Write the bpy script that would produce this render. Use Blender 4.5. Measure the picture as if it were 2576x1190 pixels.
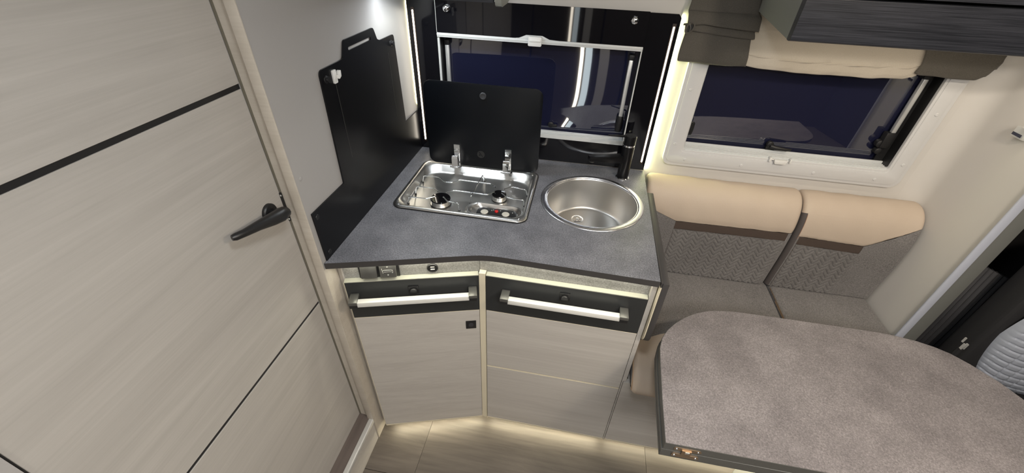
import bpy, bmesh, math, random
from mathutils import Vector, Matrix
from mathutils.geometry import tessellate_polygon
random.seed(7)
S = bpy.context.scene
COL = S.collection
for o in list(bpy.data.objects):
    bpy.data.objects.remove(o)

# ---------------------------------------------------------------- camera
cam_d = bpy.data.cameras.new('camera')
cam = bpy.data.objects.new('camera', cam_d)
COL.objects.link(cam)
S.camera = cam
cam_d.sensor_fit = 'HORIZONTAL'
cam_d.sensor_width = 36.0
cam_d.lens = 36.0 * 1033.565 / 2576.0
cam_d.clip_start = 0.02
cam_d.clip_end = 50
cam.matrix_world = Matrix((
    (0.98349937, -0.13138752, 0.12436362, 0.0),
    (0.17846605, 0.59196684, -0.78595491, 0.0),
    (0.02964553, 0.79518085, 0.60564723, 1.70),
    (0, 0, 0, 1)))

# ---------------------------------------------------------------- world, exposure
W = bpy.data.worlds.new('world')
S.world = W
W.use_nodes = True
W.node_tree.nodes['Background'].inputs[0].default_value = (0.02, 0.03, 0.08, 1)
W.node_tree.nodes['Background'].inputs[1].default_value = 0.3
S.view_settings.view_transform = 'Standard'
S.view_settings.look = 'None'
S.view_settings.exposure = 0.15
S.view_settings.gamma = 1.0
S.view_settings.use_curve_mapping = False


def area(name, loc, size, power, col, rot=(0, 0, 0), spread=180, shape='RECTANGLE'):
    d = bpy.data.lights.new(name, 'AREA')
    d.shape = shape
    d.size = size[0]
    d.size_y = size[1]
    d.energy = power
    d.color = col
    d.spread = math.radians(spread)
    o = bpy.data.objects.new(name, d)
    o.location = loc
    o.rotation_euler = rot
    COL.objects.link(o)
    return o


R_ = math.radians
WARM = (1.0, 0.86, 0.68)
NEUT = (1.0, 0.955, 0.90)
LED = (1.0, 0.96, 0.78)
COOL = (0.90, 0.95, 1.0)
# lamps in the roof of the camper
area('ceiling_lamp_light_kitchen', (0.02, 0.25, 1.978), (0.16, 0.16), 4.8, COOL, (0, 0, 0), 180)
area('ceiling_lamp_light_seating', (0.85, 0.24, 1.978), (0.12, 0.12), 11.0, WARM, (0, 0, 0), 180)
area('ceiling_lamp_light_aisle', (0.55, -0.50, 1.978), (0.5, 0.35), 16.0, NEUT, (0, 0, 0), 180)
# concealed led strips: under the worktop, under the units, behind the backsplash edge
area('worktop_underside_led_right', (0.02, 0.893, 0.9185), (0.46, 0.006), 0.28, LED, (R_(-25), 0, 0), 180)
area('worktop_underside_led_left', (-0.423, 0.838, 0.9185), (0.37, 0.006), 0.30, LED, (R_(-25), 0, R_(17)), 180)
area('plinth_led_right', (0.02, 0.915, 0.047), (0.46, 0.008), 0.5, (1.0, 0.90, 0.64), (R_(-35), 0, 0), 180)
area('plinth_led_left', (-0.42, 0.858, 0.047), (0.37, 0.008), 0.42, (1.0, 0.90, 0.64), (R_(-35), 0, R_(17)), 180)
area('plinth_led_bench', (0.76, 0.915, 0.047), (0.96, 0.008), 0.8, (1.0, 0.90, 0.64), (R_(-35), 0, 0), 180)
area('backsplash_led_right_edge', (0.2755, 1.5305, 1.215), (0.54, 0.006), 0.65, (0.97, 1.0, 0.52), (0, R_(-90), 0), 180)
area('backsplash_led_left_edge', (-0.6385, 1.5305, 1.30), (0.36, 0.006), 0.3, (1.0, 0.95, 0.55), (0, R_(90), 0), 180)
sd = bpy.data.lights.new('cupboard_spot_light', 'SPOT')
sd.energy = 1.1
sd.color = (0.95, 1.0, 0.93)
sd.spot_size = R_(150)
sd.spot_blend = 0.25
sd.shadow_soft_size = 0.035
so = bpy.data.objects.new('cupboard_spot_light', sd)
so.location = (-0.51, 1.36, 1.525)
COL.objects.link(so)
# added unseen fill strip, washes the ceiling to lift the ambient light
area('entrance_fill_strip', (0.5, -0.84, 1.86), (2.0, 0.02), 9.0, (1.0, 0.95, 0.9), (R_(160), 0, 0), 180)
# cool strip on the underside of the overhead kitchen cupboard
area('kitchen_underside_led', (-0.44, 1.30, 1.532), (0.34, 0.02), 1.2, (0.88, 0.94, 1.0), (0, 0, 0), 180)
# warm strip on the underside of the overhead cupboard
area('cupboard_underside_led', (0.87, 1.30, 1.502), (0.70, 0.01), 0.95, WARM, (0, 0, 0), 180)
# evening lamp over the cab seats
area('cab_lamp_light', (1.0, -0.1, 1.90), (0.2, 0.2), 5.0, WARM, (0, 0, 0), 180)


# ---------------------------------------------------------------- materials
def nmat(name):
    m = bpy.data.materials.new(name)
    m.use_nodes = True
    nt = m.node_tree
    b = nt.nodes['Principled BSDF']
    return m, nt, b


def L(nt, a, ai, b, bi):
    nt.links.new(a.outputs[ai], b.inputs[bi])


def simple(name, col, rough=0.5, metal=0.0, spec=0.5, emis=None, es=0, coat=0, bump=0, bscale=400, sheen=0):
    m, nt, b = nmat(name)
    b.inputs['Base Color'].default_value = (*col, 1)
    b.inputs['Roughness'].default_value = rough
    b.inputs['Metallic'].default_value = metal
    b.inputs['Specular IOR Level'].default_value = spec
    b.inputs['Coat Weight'].default_value = coat
    b.inputs['Sheen Weight'].default_value = sheen
    if emis:
        b.inputs['Emission Color'].default_value = (*emis, 1)
        b.inputs['Emission Strength'].default_value = es
    if bump:
        tc = nt.nodes.new('ShaderNodeTexCoord')
        n = nt.nodes.new('ShaderNodeTexNoise')
        n.inputs['Scale'].default_value = bscale
        n.inputs['Detail'].default_value = 2
        bp = nt.nodes.new('ShaderNodeBump')
        bp.inputs['Strength'].default_value = bump
        bp.inputs['Distance'].default_value = 0.001
        L(nt, tc, 'Object', n, 'Vector')
        L(nt, n, 'Fac', bp, 'Height')
        L(nt, bp, 'Normal', b, 'Normal')
    return m


def ramp(nt, stops):
    r = nt.nodes.new('ShaderNodeValToRGB')
    e = r.color_ramp.elements
    while len(e) < len(stops):
        e.new(0.5)
    for i, (p, c) in enumerate(stops):
        e[i].position = p
        e[i].color = (*c, 1)
    return r


def wood(name, lo, hi, axis='x', rough=0.42, k=1.0, contrast=1.0, fine=0.3):
    """pale laminate with long horizontal grain"""
    m, nt, b = nmat(name)
    tc = nt.nodes.new('ShaderNodeTexCoord')
    mp = nt.nodes.new('ShaderNodeMapping')
    s = {'x': (1.6, 9, 26), 'y': (9, 1.6, 26), 'z': (26, 26, 1.6), 'xy': (1.5, 22, 22)}[axis]
    mp.inputs['Scale'].default_value = tuple(v * k for v in s)
    L(nt, tc, 'Object', mp, 'Vector')
    n1 = nt.nodes.new('ShaderNodeTexNoise')
    n1.inputs['Scale'].default_value = 1.0
    n1.inputs['Detail'].default_value = 6
    n1.inputs['Roughness'].default_value = 0.62
    n1.inputs['Distortion'].default_value = 0.7
    L(nt, mp, 'Vector', n1, 'Vector')
    mp2 = nt.nodes.new('ShaderNodeMapping')
    mp2.inputs['Scale'].default_value = tuple(v * k * (2.2 if v < 5 else 9) for v in s)
    L(nt, tc, 'Object', mp2, 'Vector')
    n2 = nt.nodes.new('ShaderNodeTexNoise')
    n2.inputs['Scale'].default_value = 1.0
    n2.inputs['Detail'].default_value = 3
    L(nt, mp2, 'Vector', n2, 'Vector')
    mx = nt.nodes.new('ShaderNodeMath')
    mx.operation = 'MULTIPLY_ADD'
    mx.inputs[1].default_value = fine
    L(nt, n2, 'Fac', mx, 0)
    sc = nt.nodes.new('ShaderNodeMath')
    sc.operation = 'MULTIPLY'
    sc.inputs[1].default_value = 1 - fine
    L(nt, n1, 'Fac', sc, 0)
    L(nt, sc, 0, mx, 2)
    r = ramp(nt, [(0.5 - 0.17 / contrast, lo), (0.5 + 0.17 / contrast, hi)])
    L(nt, mx, 0, r, 'Fac')
    L(nt, r, 'Color', b, 'Base Color')
    b.inputs['Roughness'].default_value = rough
    bp = nt.nodes.new('ShaderNodeBump')
    bp.inputs['Strength'].default_value = 0.06
    bp.inputs['Distance'].default_value = 0.001
    L(nt, n2, 'Fac', bp, 'Height')
    L(nt, bp, 'Normal', b, 'Normal')
    return m


def stone(name, lo, hi, rough=0.42, scale=1.0, spec=0.5):
    m, nt, b = nmat(name)
    tc = nt.nodes.new('ShaderNodeTexCoord')
    a = nt.nodes.new('ShaderNodeTexNoise')
    a.inputs['Scale'].default_value = 9 * scale
    a.inputs['Detail'].default_value = 7
    a.inputs['Roughness'].default_value = 0.6
    c = nt.nodes.new('ShaderNodeTexNoise')
    c.inputs['Scale'].default_value = 240 * scale
    c.inputs['Detail'].default_value = 4
    c.inputs['Roughness'].default_value = 0.85
    L(nt, tc, 'Object', a, 'Vector')
    L(nt, tc, 'Object', c, 'Vector')
    mx = nt.nodes.new('ShaderNodeMath')
    mx.operation = 'MULTIPLY_ADD'
    mx.inputs[1].default_value = 0.70
    L(nt, c, 'Fac', mx, 0)
    sc = nt.nodes.new('ShaderNodeMath')
    sc.operation = 'MULTIPLY'
    sc.inputs[1].default_value = 0.30
    L(nt, a, 'Fac', sc, 0)
    L(nt, sc, 0, mx, 2)
    mid = tuple((x + y) / 2 for x, y in zip(lo, hi))
    r = ramp(nt, [(0.37, lo), (0.52, mid), (0.62, hi)])
    L(nt, mx, 0, r, 'Fac')
    L(nt, r, 'Color', b, 'Base Color')
    b.inputs['Roughness'].default_value = rough
    b.inputs['Specular IOR Level'].default_value = spec
    bp = nt.nodes.new('ShaderNodeBump')
    bp.inputs['Strength'].default_value = 0.10
    bp.inputs['Distance'].default_value = 0.001
    L(nt, c, 'Fac', bp, 'Height')
    L(nt, bp, 'Normal', b, 'Normal')
    return m


def fabric(name, lo, hi, scale=1.0, bump=0.5, rough=0.95):
    m, nt, b = nmat(name)
    tc = nt.nodes.new('ShaderNodeTexCoord')
    n = nt.nodes.new('ShaderNodeTexNoise')
    n.inputs['Scale'].default_value = 260 * scale
    n.inputs['Detail'].default_value = 4
    n.inputs['Roughness'].default_value = 0.7
    L(nt, tc, 'Object', n, 'Vector')
    a = nt.nodes.new('ShaderNodeTexNoise')
    a.inputs['Scale'].default_value = 7
    a.inputs['Detail'].default_value = 3
    L(nt, tc, 'Object', a, 'Vector')
    mx = nt.nodes.new('ShaderNodeMath')
    mx.operation = 'MULTIPLY_ADD'
    mx.inputs[1].default_value = 0.8
    L(nt, n, 'Fac', mx, 0)
    sc = nt.nodes.new('ShaderNodeMath')
    sc.operation = 'MULTIPLY'
    sc.inputs[1].default_value = 0.2
    L(nt, a, 'Fac', sc, 0)
    L(nt, sc, 0, mx, 2)
    r = ramp(nt, [(0.32, lo), (0.68, hi)])
    L(nt, mx, 0, r, 'Fac')
    L(nt, r, 'Color', b, 'Base Color')
    b.inputs['Roughness'].default_value = rough
    b.inputs['Specular IOR Level'].default_value = 0.15
    b.inputs['Sheen Weight'].default_value = 0.15
    bp = nt.nodes.new('ShaderNodeBump')
    bp.inputs['Strength'].default_value = bump
    bp.inputs['Distance'].default_value = 0.0008
    L(nt, n, 'Fac', bp, 'Height')
    L(nt, bp, 'Normal', b, 'Normal')
    return m


M = {}
M['door_wood'] = wood('pale_laminate_door', (0.385, 0.364, 0.338), (0.485, 0.462, 0.432), 'y', contrast=0.8)
M['unit_wood'] = wood('pale_laminate_units', (0.43, 0.405, 0.375), (0.53, 0.505, 0.47), 'x')
M['post_wood'] = wood('pale_laminate_post', (0.47, 0.425, 0.36), (0.56, 0.515, 0.45), 'xy')
M['edge_cream'] = simple('cream_edge_band', (0.66, 0.60, 0.46), 0.45)
M['wall_grey'] = simple('pale_grey_laminate', (0.39, 0.378, 0.37), 0.4, bump=0.05)
M['wall_white'] = simple('white_vinyl_wall', (0.62, 0.60, 0.57), 0.5, bump=0.05)
M['frame_white'] = simple('white_window_plastic', (0.62, 0.62, 0.62), 0.45)
M['rail_white'] = simple('white_anodised_rail', (0.66, 0.68, 0.68), 0.3)
M['ceiling'] = simple('ceiling_panel', (0.7, 0.68, 0.65), 0.7)
M['black_gloss'] = simple('black_gloss_splashback', (0.005, 0.005, 0.007), 0.08, spec=0.45)
M['black_satin'] = simple('black_satin_board', (0.005, 0.005, 0.006), 0.31, spec=0.3)
M['black_plastic'] = simple('black_plastic', (0.012, 0.012, 0.013), 0.4)
M['black_band'] = simple('charcoal_front', (0.026, 0.028, 0.029), 0.42)
M['glass_lid'] = simple('black_glass_lid', (0.003, 0.004, 0.006), 0.34, spec=0.25)
M['stone'] = stone('dark_stone_worktop', (0.070, 0.073, 0.086), (0.30, 0.305, 0.335), 0.40)
M['stone_table'] = stone('stone_tabletop', (0.105, 0.095, 0.099), (0.29, 0.268, 0.273), 0.5)
M['stone_light'] = stone('stone_fascia', (0.15, 0.148, 0.14), (0.36, 0.355, 0.34), 0.5)
M['dark_edge'] = simple('dark_edge_band', (0.045, 0.042, 0.042), 0.45)
M['table_edge'] = simple('grey_table_edge', (0.085, 0.085, 0.08), 0.42)
M['steel'] = simple('brushed_steel', (0.78, 0.77, 0.745), 0.31, metal=1.0)
M['steel_sink'] = simple('satin_steel', (0.60, 0.59, 0.57), 0.38, metal=1.0)
M['rim_steel'] = simple('polished_rim_steel', (0.88, 0.88, 0.90), 0.27, metal=1.0)
M['chrome'] = simple('chrome', (0.82, 0.84, 0.86), 0.07, metal=1.0)
M['alu'] = simple('brushed_aluminium', (0.75, 0.76, 0.75), 0.32, metal=0.6)
M['bar_alu'] = simple('pale_aluminium_bar', (0.80, 0.80, 0.76), 0.3, metal=0.15)
M['cap_grey'] = simple('gunmetal_cap', (0.16, 0.16, 0.15), 0.35, metal=0.6)
M['white_plastic'] = simple('white_plastic', (0.78, 0.78, 0.76), 0.35)
M['ivory'] = simple('ivory_knob', (0.62, 0.60, 0.53), 0.3)
M['red'] = simple('red_button', (0.65, 0.02, 0.02), 0.35)
M['led'] = simple('led_tube', (1, 1, 1), 0.5, emis=(1.0, 0.90, 0.74), es=13.0)
M['leather'] = simple('beige_leather', (0.52, 0.43, 0.345), 0.55, spec=0.3, bump=0.25, bscale=220)
M['gusset'] = simple('dark_side_fabric', (0.085, 0.073, 0.070), 0.9)
M['edge_dimmed'] = simple('dimmed_cream_edge', (0.40, 0.40, 0.33), 0.45)  # cream edge darkened in its colour to offset the strong led light there
M['stitch'] = simple('tan_stitching', (0.35, 0.20, 0.13), 0.8)
M['strap'] = simple('brown_leather_band', (0.075, 0.055, 0.045), 0.55, bump=0.2, bscale=250)
M['fabric'] = fabric('grey_woven_fabric', (0.095, 0.089, 0.087), (0.27, 0.257, 0.252))
M['quilt'] = fabric('grey_quilted_fabric', (0.10, 0.094, 0.092), (0.25, 0.238, 0.232), 1.2)
M['curtain_dark'] = fabric('taupe_curtain', (0.070, 0.064, 0.055), (0.125, 0.115, 0.10), 2.5, 0.2)
M['curtain_pale'] = fabric('cream_voile', (0.50, 0.45, 0.375), (0.60, 0.545, 0.465), 2.5, 0.1)
M['oh_dark'] = wood('dark_striated_laminate', (0.015, 0.017, 0.023), (0.052, 0.055, 0.068), 'x', 0.42, 2.2, 1.3, 0.62)
M['oh_side'] = simple('grey_cupboard_side', (0.25, 0.26, 0.24), 0.35, bump=0.1)
M['floor'] = wood('grey_oak_floor', (0.060, 0.051, 0.044), (0.165, 0.143, 0.122), 'x', 0.5, 0.8)
M['tread'] = wood('dark_tread', (0.07, 0.055, 0.05), (0.17, 0.14, 0.125), 'y', 0.5, 0.8)
M['joint'] = simple('floor_joint', (0.11, 0.095, 0.08), 0.8)
M['pane'] = simple('dark_acrylic_pane', (0.013, 0.0145, 0.038), 0.02, spec=1.0)
M['pane'].node_tree.nodes['Principled BSDF'].inputs['IOR'].default_value = 1.75
M['dim_wall'] = simple('darkened_unseen_wall', (0.045, 0.040, 0.037), 0.5)  # unseen opposite wall and door, coloured dark so black panels reflect less light
M['black_glass'] = simple('black_window_glass', (0.004, 0.004, 0.006), 0.03, spec=0.6)
M['cool_glow'] = simple('cool_glow_surface', (1, 1, 1), 0.5, emis=(0.75, 0.92, 1.0), es=2.6)
M['rubber'] = simple('black_rubber', (0.008, 0.008, 0.009), 0.5)
M['blue_trim'] = simple('cool_white_plastic_trim', (0.50, 0.53, 0.62), 0.4)
M['grey_trim'] = simple('grey_cab_plastic', (0.17, 0.175, 0.165), 0.55)
M['cab_black'] = simple('black_cab_cloth', (0.012, 0.012, 0.014), 0.8)
M['cab_dark'] = simple('charcoal_cab_cloth', (0.028, 0.028, 0.032), 0.75)
M['cab_quilt'] = simple('pale_grey_quilted_vinyl', (0.36, 0.39, 0.46), 0.5)
M['brass'] = simple('brass_hinge', (0.35, 0.26, 0.18), 0.35, metal=0.8)
M['seal'] = simple('grey_silicone', (0.32, 0.32, 0.31), 0.5)
M['icon'] = simple('pale_icon_ink', (0.55, 0.56, 0.52), 0.5)
M['lampglass'] = simple('lamp_diffuser', (1, 1, 1), 0.5, emis=(1.0, 0.95, 0.88), es=3.0)
M['warmglass'] = simple('lamp_diffuser_warm', (1, 1, 1), 0.5, emis=(1.0, 0.86, 0.68), es=3.0)


# ---------------------------------------------------------------- mesh helpers
class MB:
    def __init__(s):
        s.v = []
        s.f = []

    def add(s, vs, fs):
        b = len(s.v)
        s.v += [tuple(v) for v in vs]
        s.f += [tuple(i + b for i in f) for f in fs]
        return s

    def box(s, x0, x1, y0, y1, z0, z1, mat=None, c=(0, 0, 0)):
        vs = [(x, y, z) for z in (z0, z1) for y in (y0, y1) for x in (x0, x1)]
        if mat is not None:
            vs = [tuple(mat @ Vector(v)) for v in vs]
        return s.add(vs, [(0, 2, 3, 1), (4, 5, 7, 6), (0, 1, 5, 4), (2, 6, 7, 3), (0, 4, 6, 2), (1, 3, 7, 5)])

    def prism(s, poly, a0, a1, fn):
        """poly: list of 2-D points; fn(u, v, a) -> 3-D point"""
        n = len(poly)
        vs = [fn(u, v, a0) for u, v in poly] + [fn(u, v, a1) for u, v in poly]
        fs = [tuple(range(n))[::-1], tuple(range(n, 2 * n))]
        fs += [(i, (i + 1) % n, n + (i + 1) % n, n + i) for i in range(n)]
        return s.add(vs, fs)

    def tube(s, pts, r, n=8, cap=True):
        pts = [Vector(p) for p in pts]
        rings = []
        up = None
        for i, p in enumerate(pts):
            t = (pts[min(i + 1, len(pts) - 1)] - pts[max(i - 1, 0)]).normalized()
            if up is None:
                up = Vector((0, 0, 1)) if abs(t.z) < 0.9 else Vector((1, 0, 0))
            a = (up - t * up.dot(t)).normalized()
            up = a
            bq = t.cross(a)
            rr = r[i] if isinstance(r, (list, tuple)) else r
            rings.append([p + (a * math.cos(q) + bq * math.sin(q)) * rr for q in [2 * math.pi * k / n for k in range(n)]])
        vs = [v for g in rings for v in g]
        fs = []
        for i in range(len(rings) - 1):
            for k in range(n):
                fs.append((i * n + k, i * n + (k + 1) % n, (i + 1) * n + (k + 1) % n, (i + 1) * n + k))
        if cap:
            fs.append(tuple(range(n))[::-1])
            fs.append(tuple(range((len(rings) - 1) * n, len(rings) * n)))
        return s.add(vs, fs)

    def lathe(s, prof, c, n=32, mat=None, closed=False, cap=True):
        """prof: (radius, height) pairs around z through c"""
        vs = []
        for r, z in prof:
            for k in range(n):
                q = 2 * math.pi * k / n
                v = Vector((r * math.cos(q), r * math.sin(q), z))
                if mat is not None:
                    v = mat @ v
                vs.append(v + Vector(c))
        fs = []
        m = len(prof)
        for i in range(m - 1 if not closed else m):
            j = (i + 1) % m
            for k in range(n):
                fs.append((i * n + k, i * n + (k + 1) % n, j * n + (k + 1) % n, j * n + k))
        if not closed and cap:
            if prof[0][0] > 1e-6:
                fs.append(tuple(range(n))[::-1])
            if prof[-1][0] > 1e-6:
                fs.append(tuple(range((m - 1) * n, m * n)))
        return s.add(vs, fs)

    def build(s, name, mat, parent=None, bevel=0, seg=2, smooth=30, loc=None):
        me = bpy.data.meshes.new(name)
        o = bpy.data.objects.new(name, me)
        base = Vector((0, 0, 0))
        if parent is not None:
            q = parent
            while q is not None:
                base += Vector(q.location)
                q = q.parent
        if loc is not None:
            o.location = Vector(loc) - base
            base = Vector(loc)
        me.from_pydata([tuple(Vector(v) - base) for v in s.v], [], s.f)
        bm = bmesh.new()
        bm.from_mesh(me)
        bmesh.ops.remove_doubles(bm, verts=bm.verts, dist=1e-6)
        bmesh.ops.recalc_face_normals(bm, faces=bm.faces)
        if bevel:
            es = [e for e in bm.edges if len(e.link_faces) == 2 and e.calc_face_angle(0) > R_(30)]
            bmesh.ops.bevel(bm, geom=es, offset=bevel, segments=seg, affect='EDGES', profile=0.5, clamp_overlap=True)
        bm.to_mesh(me)
        bm.free()
        me.polygons.foreach_set('use_smooth', [True] * len(me.polygons))
        me.set_sharp_from_angle(angle=R_(smooth))
        me.update()
        if mat is not None:
            me.materials.append(mat)
        o.parent = parent
        COL.objects.link(o)
        return o


def tag(o, label, cat, group=None):
    o['label'] = label
    o['category'] = cat
    if group:
        o['group'] = group
    return o


def thing(name, loc, label, cat, group=None):
    o = bpy.data.objects.new(name, None)
    o.empty_display_size = 0.05
    o.location = loc
    COL.objects.link(o)
    return tag(o, label, cat, group)


def struct(name, loc=None):
    o = bpy.data.objects.new(name, None)
    if loc:
        o.location = loc
    COL.objects.link(o)
    o['kind'] = 'structure'
    return o


def st(o):
    o['kind'] = 'structure'
    return o


def rrect(x0, x1, y0, y1, r, n=6):
    if not isinstance(r, (list, tuple)):
        r = [r] * 4
    cs = [(x1 - r[0], y0 + r[0], -90, r[0]), (x1 - r[1], y1 - r[1], 0, r[1]), (x0 + r[2], y1 - r[2], 90, r[2]), (x0 + r[3], y0 + r[3], 180, r[3])]
    out = []
    for cx, cy, a, q in cs:
        if q < 1e-6:
            out.append((cx, cy))
            continue
        for k in range(n + 1):
            t = R_(a + 90 * k / n)
            out.append((cx + q * math.cos(t), cy + q * math.sin(t)))
    return out


def rounded(poly, rads, n=6):
    """round the corners of a 2-D polygon"""
    out = []
    m = len(poly)
    for i in range(m):
        p = Vector(poly[i])
        a = Vector(poly[i - 1])
        b = Vector(poly[(i + 1) % m])
        r = rads[i] if isinstance(rads, (list, tuple)) else rads
        if r <= 0:
            out.append(tuple(p))
            continue
        u = (a - p).normalized()
        v = (b - p).normalized()
        ang = u.angle(v)
        t = min(r / math.tan(ang / 2), (a - p).length * 0.49, (b - p).length * 0.49)
        p0 = p + u * t
        p1 = p + v * t
        for k in range(n + 1):
            q = k / n
            out.append(tuple(p0 * (1 - q) ** 2 + p * 2 * q * (1 - q) + p1 * q * q))
    return out


XY = lambda u, v, a: (u, v, a)
XZ = lambda u, v, a: (u, a, v)
YZ = lambda u, v, a: (a, u, v)


def plate_holes(mb, outer, holes, a0, a1, fn):
    """slab with holes, extruded from a0 to a1"""
    loops = [outer] + holes
    flat = [p for l in loops for p in l]
    tris = tessellate_polygon([[Vector((p[0], p[1], 0)) for p in l] for l in loops])
    n = len(flat)
    vs = [fn(u, v, a0) for u, v in flat] + [fn(u, v, a1) for u, v in flat]
    fs = [tuple(t)[::-1] for t in tris] + [tuple(i + n for i in t) for t in tris]
    b = 0
    for l in loops:
        m = len(l)
        for i in range(m):
            j = (i + 1) % m
            fs.append((b + i, b + j, n + b + j, n + b + i))
        b += m
    return mb.add(vs, fs)


# local frame of the angled left unit: s along the front, o outwards, z up
LP0 = Vector((-0.612, 0.772, 0))
LU = Vector((0.374, 0.114, 0)).normalized()
LN = Vector((LU.y, -LU.x, 0))
LM = Matrix(((LU.x, -LN.x, 0, LP0.x), (LU.y, -LN.y, 0, LP0.y), (0, 0, 1, 0), (0, 0, 0, 1)))   # x = s, y = depth inwards
ID = Matrix.Identity(4)

# ================================================================ SETTING
# ---- floor
flo = struct('floor')
MB().box(-0.72, 2.3, -0.95, 1.62, -0.06, -0.004).build('subfloor', M['joint'], flo)
rows = [(-0.95, -0.602), (-0.60, -0.302), (-0.30, -0.002), (0.0, 0.318), (0.32, 0.618), (0.62, 0.934), (0.936, 1.25)]
for i, (y0, y1) in enumerate(rows):
    off = -0.447 if i % 2 == 1 else -0.447 + 0.42
    xs = [-0.72] + [x for x in [off + 0.888 * k for k in range(-2, 4)] if -0.70 < x < 1.6] + [1.75]
    for a, b_ in zip(xs[:-1], xs[1:]):
        MB().box(a + 0.0006, b_ - 0.0006, y0, y1, -0.006, 0.0).build('floor_plank', M['floor'], flo, loc=((a + b_) / 2, (y0 + y1) / 2, 0))
# ---- ceiling
st(MB().box(-0.75, 2.3, -0.95, 1.62, 2.0, 2.06).build('ceiling', M['ceiling']))
# ---- back wall with two window openings
wb = struct('wall_back')
WY0, WY1 = 1.535, 1.60
mb = MB()
plate_holes(mb, [(-0.75, 0.0), (1.32, 0.0), (1.32, 2.0), (-0.75, 2.0)],
            [rrect(-0.535, 0.178, 1.04, 1.485, 0.01, 3), rrect(0.388, 1.104, 1.036, 1.46, 0.02, 4)], WY0, WY1, XZ)
mb.build('wall_panel', M['wall_white'], wb, smooth=20)
# ---- left partition board (kitchen side), its thickness seen at the front edge
wl = struct('wall_left')
MB().box(-0.662, -0.642, 0.7465, 1.535, 0.0, 2.0).build('partition_board', M['wall_grey'], wl)
MB().box(-0.6425, -0.640, 0.7465, 1.535, 0.0, 0.9195).build('lower_cladding', M['post_wood'], wl)
MB().box(-0.663, -0.6395, 0.7425, 0.7465, 0.0, 2.0).build('edge_band', M['post_wood'], wl, bevel=0.0008)
for y, z in ((0.757, 1.196), (0.79, 0.52)):
    MB().lathe([(0.0055, 0), (0.0055, 0.0010), (0.004, 0.0016), (0.0, 0.0016)], (-0.642 if z > 0.9 else -0.640, y + 0.012, z), 14, Matrix.Rotation(R_(90), 4, 'Y')).build('screw_cover', M['wall_grey'] if z > 0.9 else M['post_wood'], wl)
# ---- door post (trim beside the washroom door)
tr = struct('trim_1')
MB().box(-0.7035, -0.6635, 0.7575, 0.80, 0.138, 2.0).build('door_post', M['post_wood'], tr)
MB().box(-0.6790, -0.6632, 0.7555, 0.7575, 0.138, 2.0).build('post_moulding', M['post_wood'], tr, bevel=0.0008)
MB().box(-0.7030, -0.6975, 0.7562, 0.7575, 0.138, 2.0).build('rubber_seal', simple('olive_rubber_seal', (0.16, 0.145, 0.11), 0.7), tr)
MB().lathe([(0.0065, 0), (0.0065, 0.0012), (0.0, 0.0016)], (-0.6745, 0.7573, 1.118), 14, Matrix.Rotation(R_(90), 4, 'X')).build('screw_cover', M['post_wood'], tr)
# ---- washroom door
dr = struct('door_1', (-0.72, 0.44, 0.14))
DX0, DX1 = -0.735, -0.703
zs = [(0.141, 0.767), (0.777, 1.409), (1.420, 1.99)]
for z0, z1 in zs:
    MB().box(DX0, DX1, 0.138, 0.7555, z0, z1).build('door_panel', M['door_wood'], dr, bevel=0.0006, seg=1, loc=(DX1, 0.45, (z0 + z1) / 2))
for z0, z1 in ((0.767, 0.777), (1.409, 1.420)):
    MB().box(DX0, DX1 - 0.0025, 0.138, 0.7555, z0, z1).build('black_inlay', M['black_plastic'], dr)
hd = MB()
RX = Matrix.Rotation(R_(90), 4, 'Y')
hd.lathe([(0.0215, 0), (0.0215, 0.006), (0.0195, 0.009), (0.012, 0.010), (0.0, 0.010)], (DX1, 0.703, 1.134), 28, RX)
hd.build('door_rose', M['black_plastic'], dr)
hh = bpy.data.objects['door_rose']
lv = MB()
path = [(-0.700, 0.703, 1.134), (-0.680, 0.703, 1.137), (-0.664, 0.704, 1.141), (-0.657, 0.701, 1.142), (-0.6550, 0.684, 1.145), (-0.656, 0.66, 1.150), (-0.659, 0.62, 1.159), (-0.664, 0.585, 1.164), (-0.669, 0.566, 1.167), (-0.672, 0.560, 1.168)]
rad = [0.009, 0.009, 0.011, 0.0145, 0.0165, 0.0150, 0.0110, 0.0086, 0.0082, 0.0060]
lv.tube(path, rad, 14)
lv.build('door_handle', M['black_plastic'], dr, smooth=50)
pl = MB()
pl.prism(rrect(-0.7030, -0.6965, 1.074, 1.158, 0.003, 4), 0.7535, 0.7562, XZ)
lt = pl.build('latch_plate', M['black_plastic'], dr)
for z in (1.08, 1.15):
    MB().lathe([(0.0024, 0), (0.0018, 0.001), (0.0, 0.001)], (-0.6995, 0.7535, z), 10, Matrix.Rotation(R_(90), 4, 'X')).build('screw', M['alu'], lt)
# wall beyond the hinge side of the door
wwl = struct('wall_washroom')
MB().box(-0.735, -0.698, -0.95, 0.134, 0.0, 2.0).build('wall_panel', M['wall_grey'], wwl)
MB().box(-0.735, -0.7035, 0.757, 1.60, 0.0, 2.0).build('wall_panel', M['wall_grey'], wwl)
# ---- raised step in front of the washroom door
sp = thing('step', (-0.67, 0.44, 0), 'raised step with dark wood tread, metal nosing and pale riser below the washroom door', 'step')
MB().box(-0.735, -0.655, 0.136, 0.757, 0.118, 0.140).build('tread', M['tread'], sp)
MB().box(-0.655, -0.643, 0.136, 0.7415, 0.0, 0.128).build('riser', M['unit_wood'], sp)
nz = MB().prism(rounded([(-0.6565, 0.1405), (-0.6565, 0.1445), (-0.6375, 0.1445), (-0.6375, 0.127), (-0.6405, 0.127), (-0.6405, 0.1405)], [0, 0.0015, 0.006, 0, 0, 0]), 0.136, 0.7415, XZ)
nz.build('nosing', M['alu'], sp)

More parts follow.
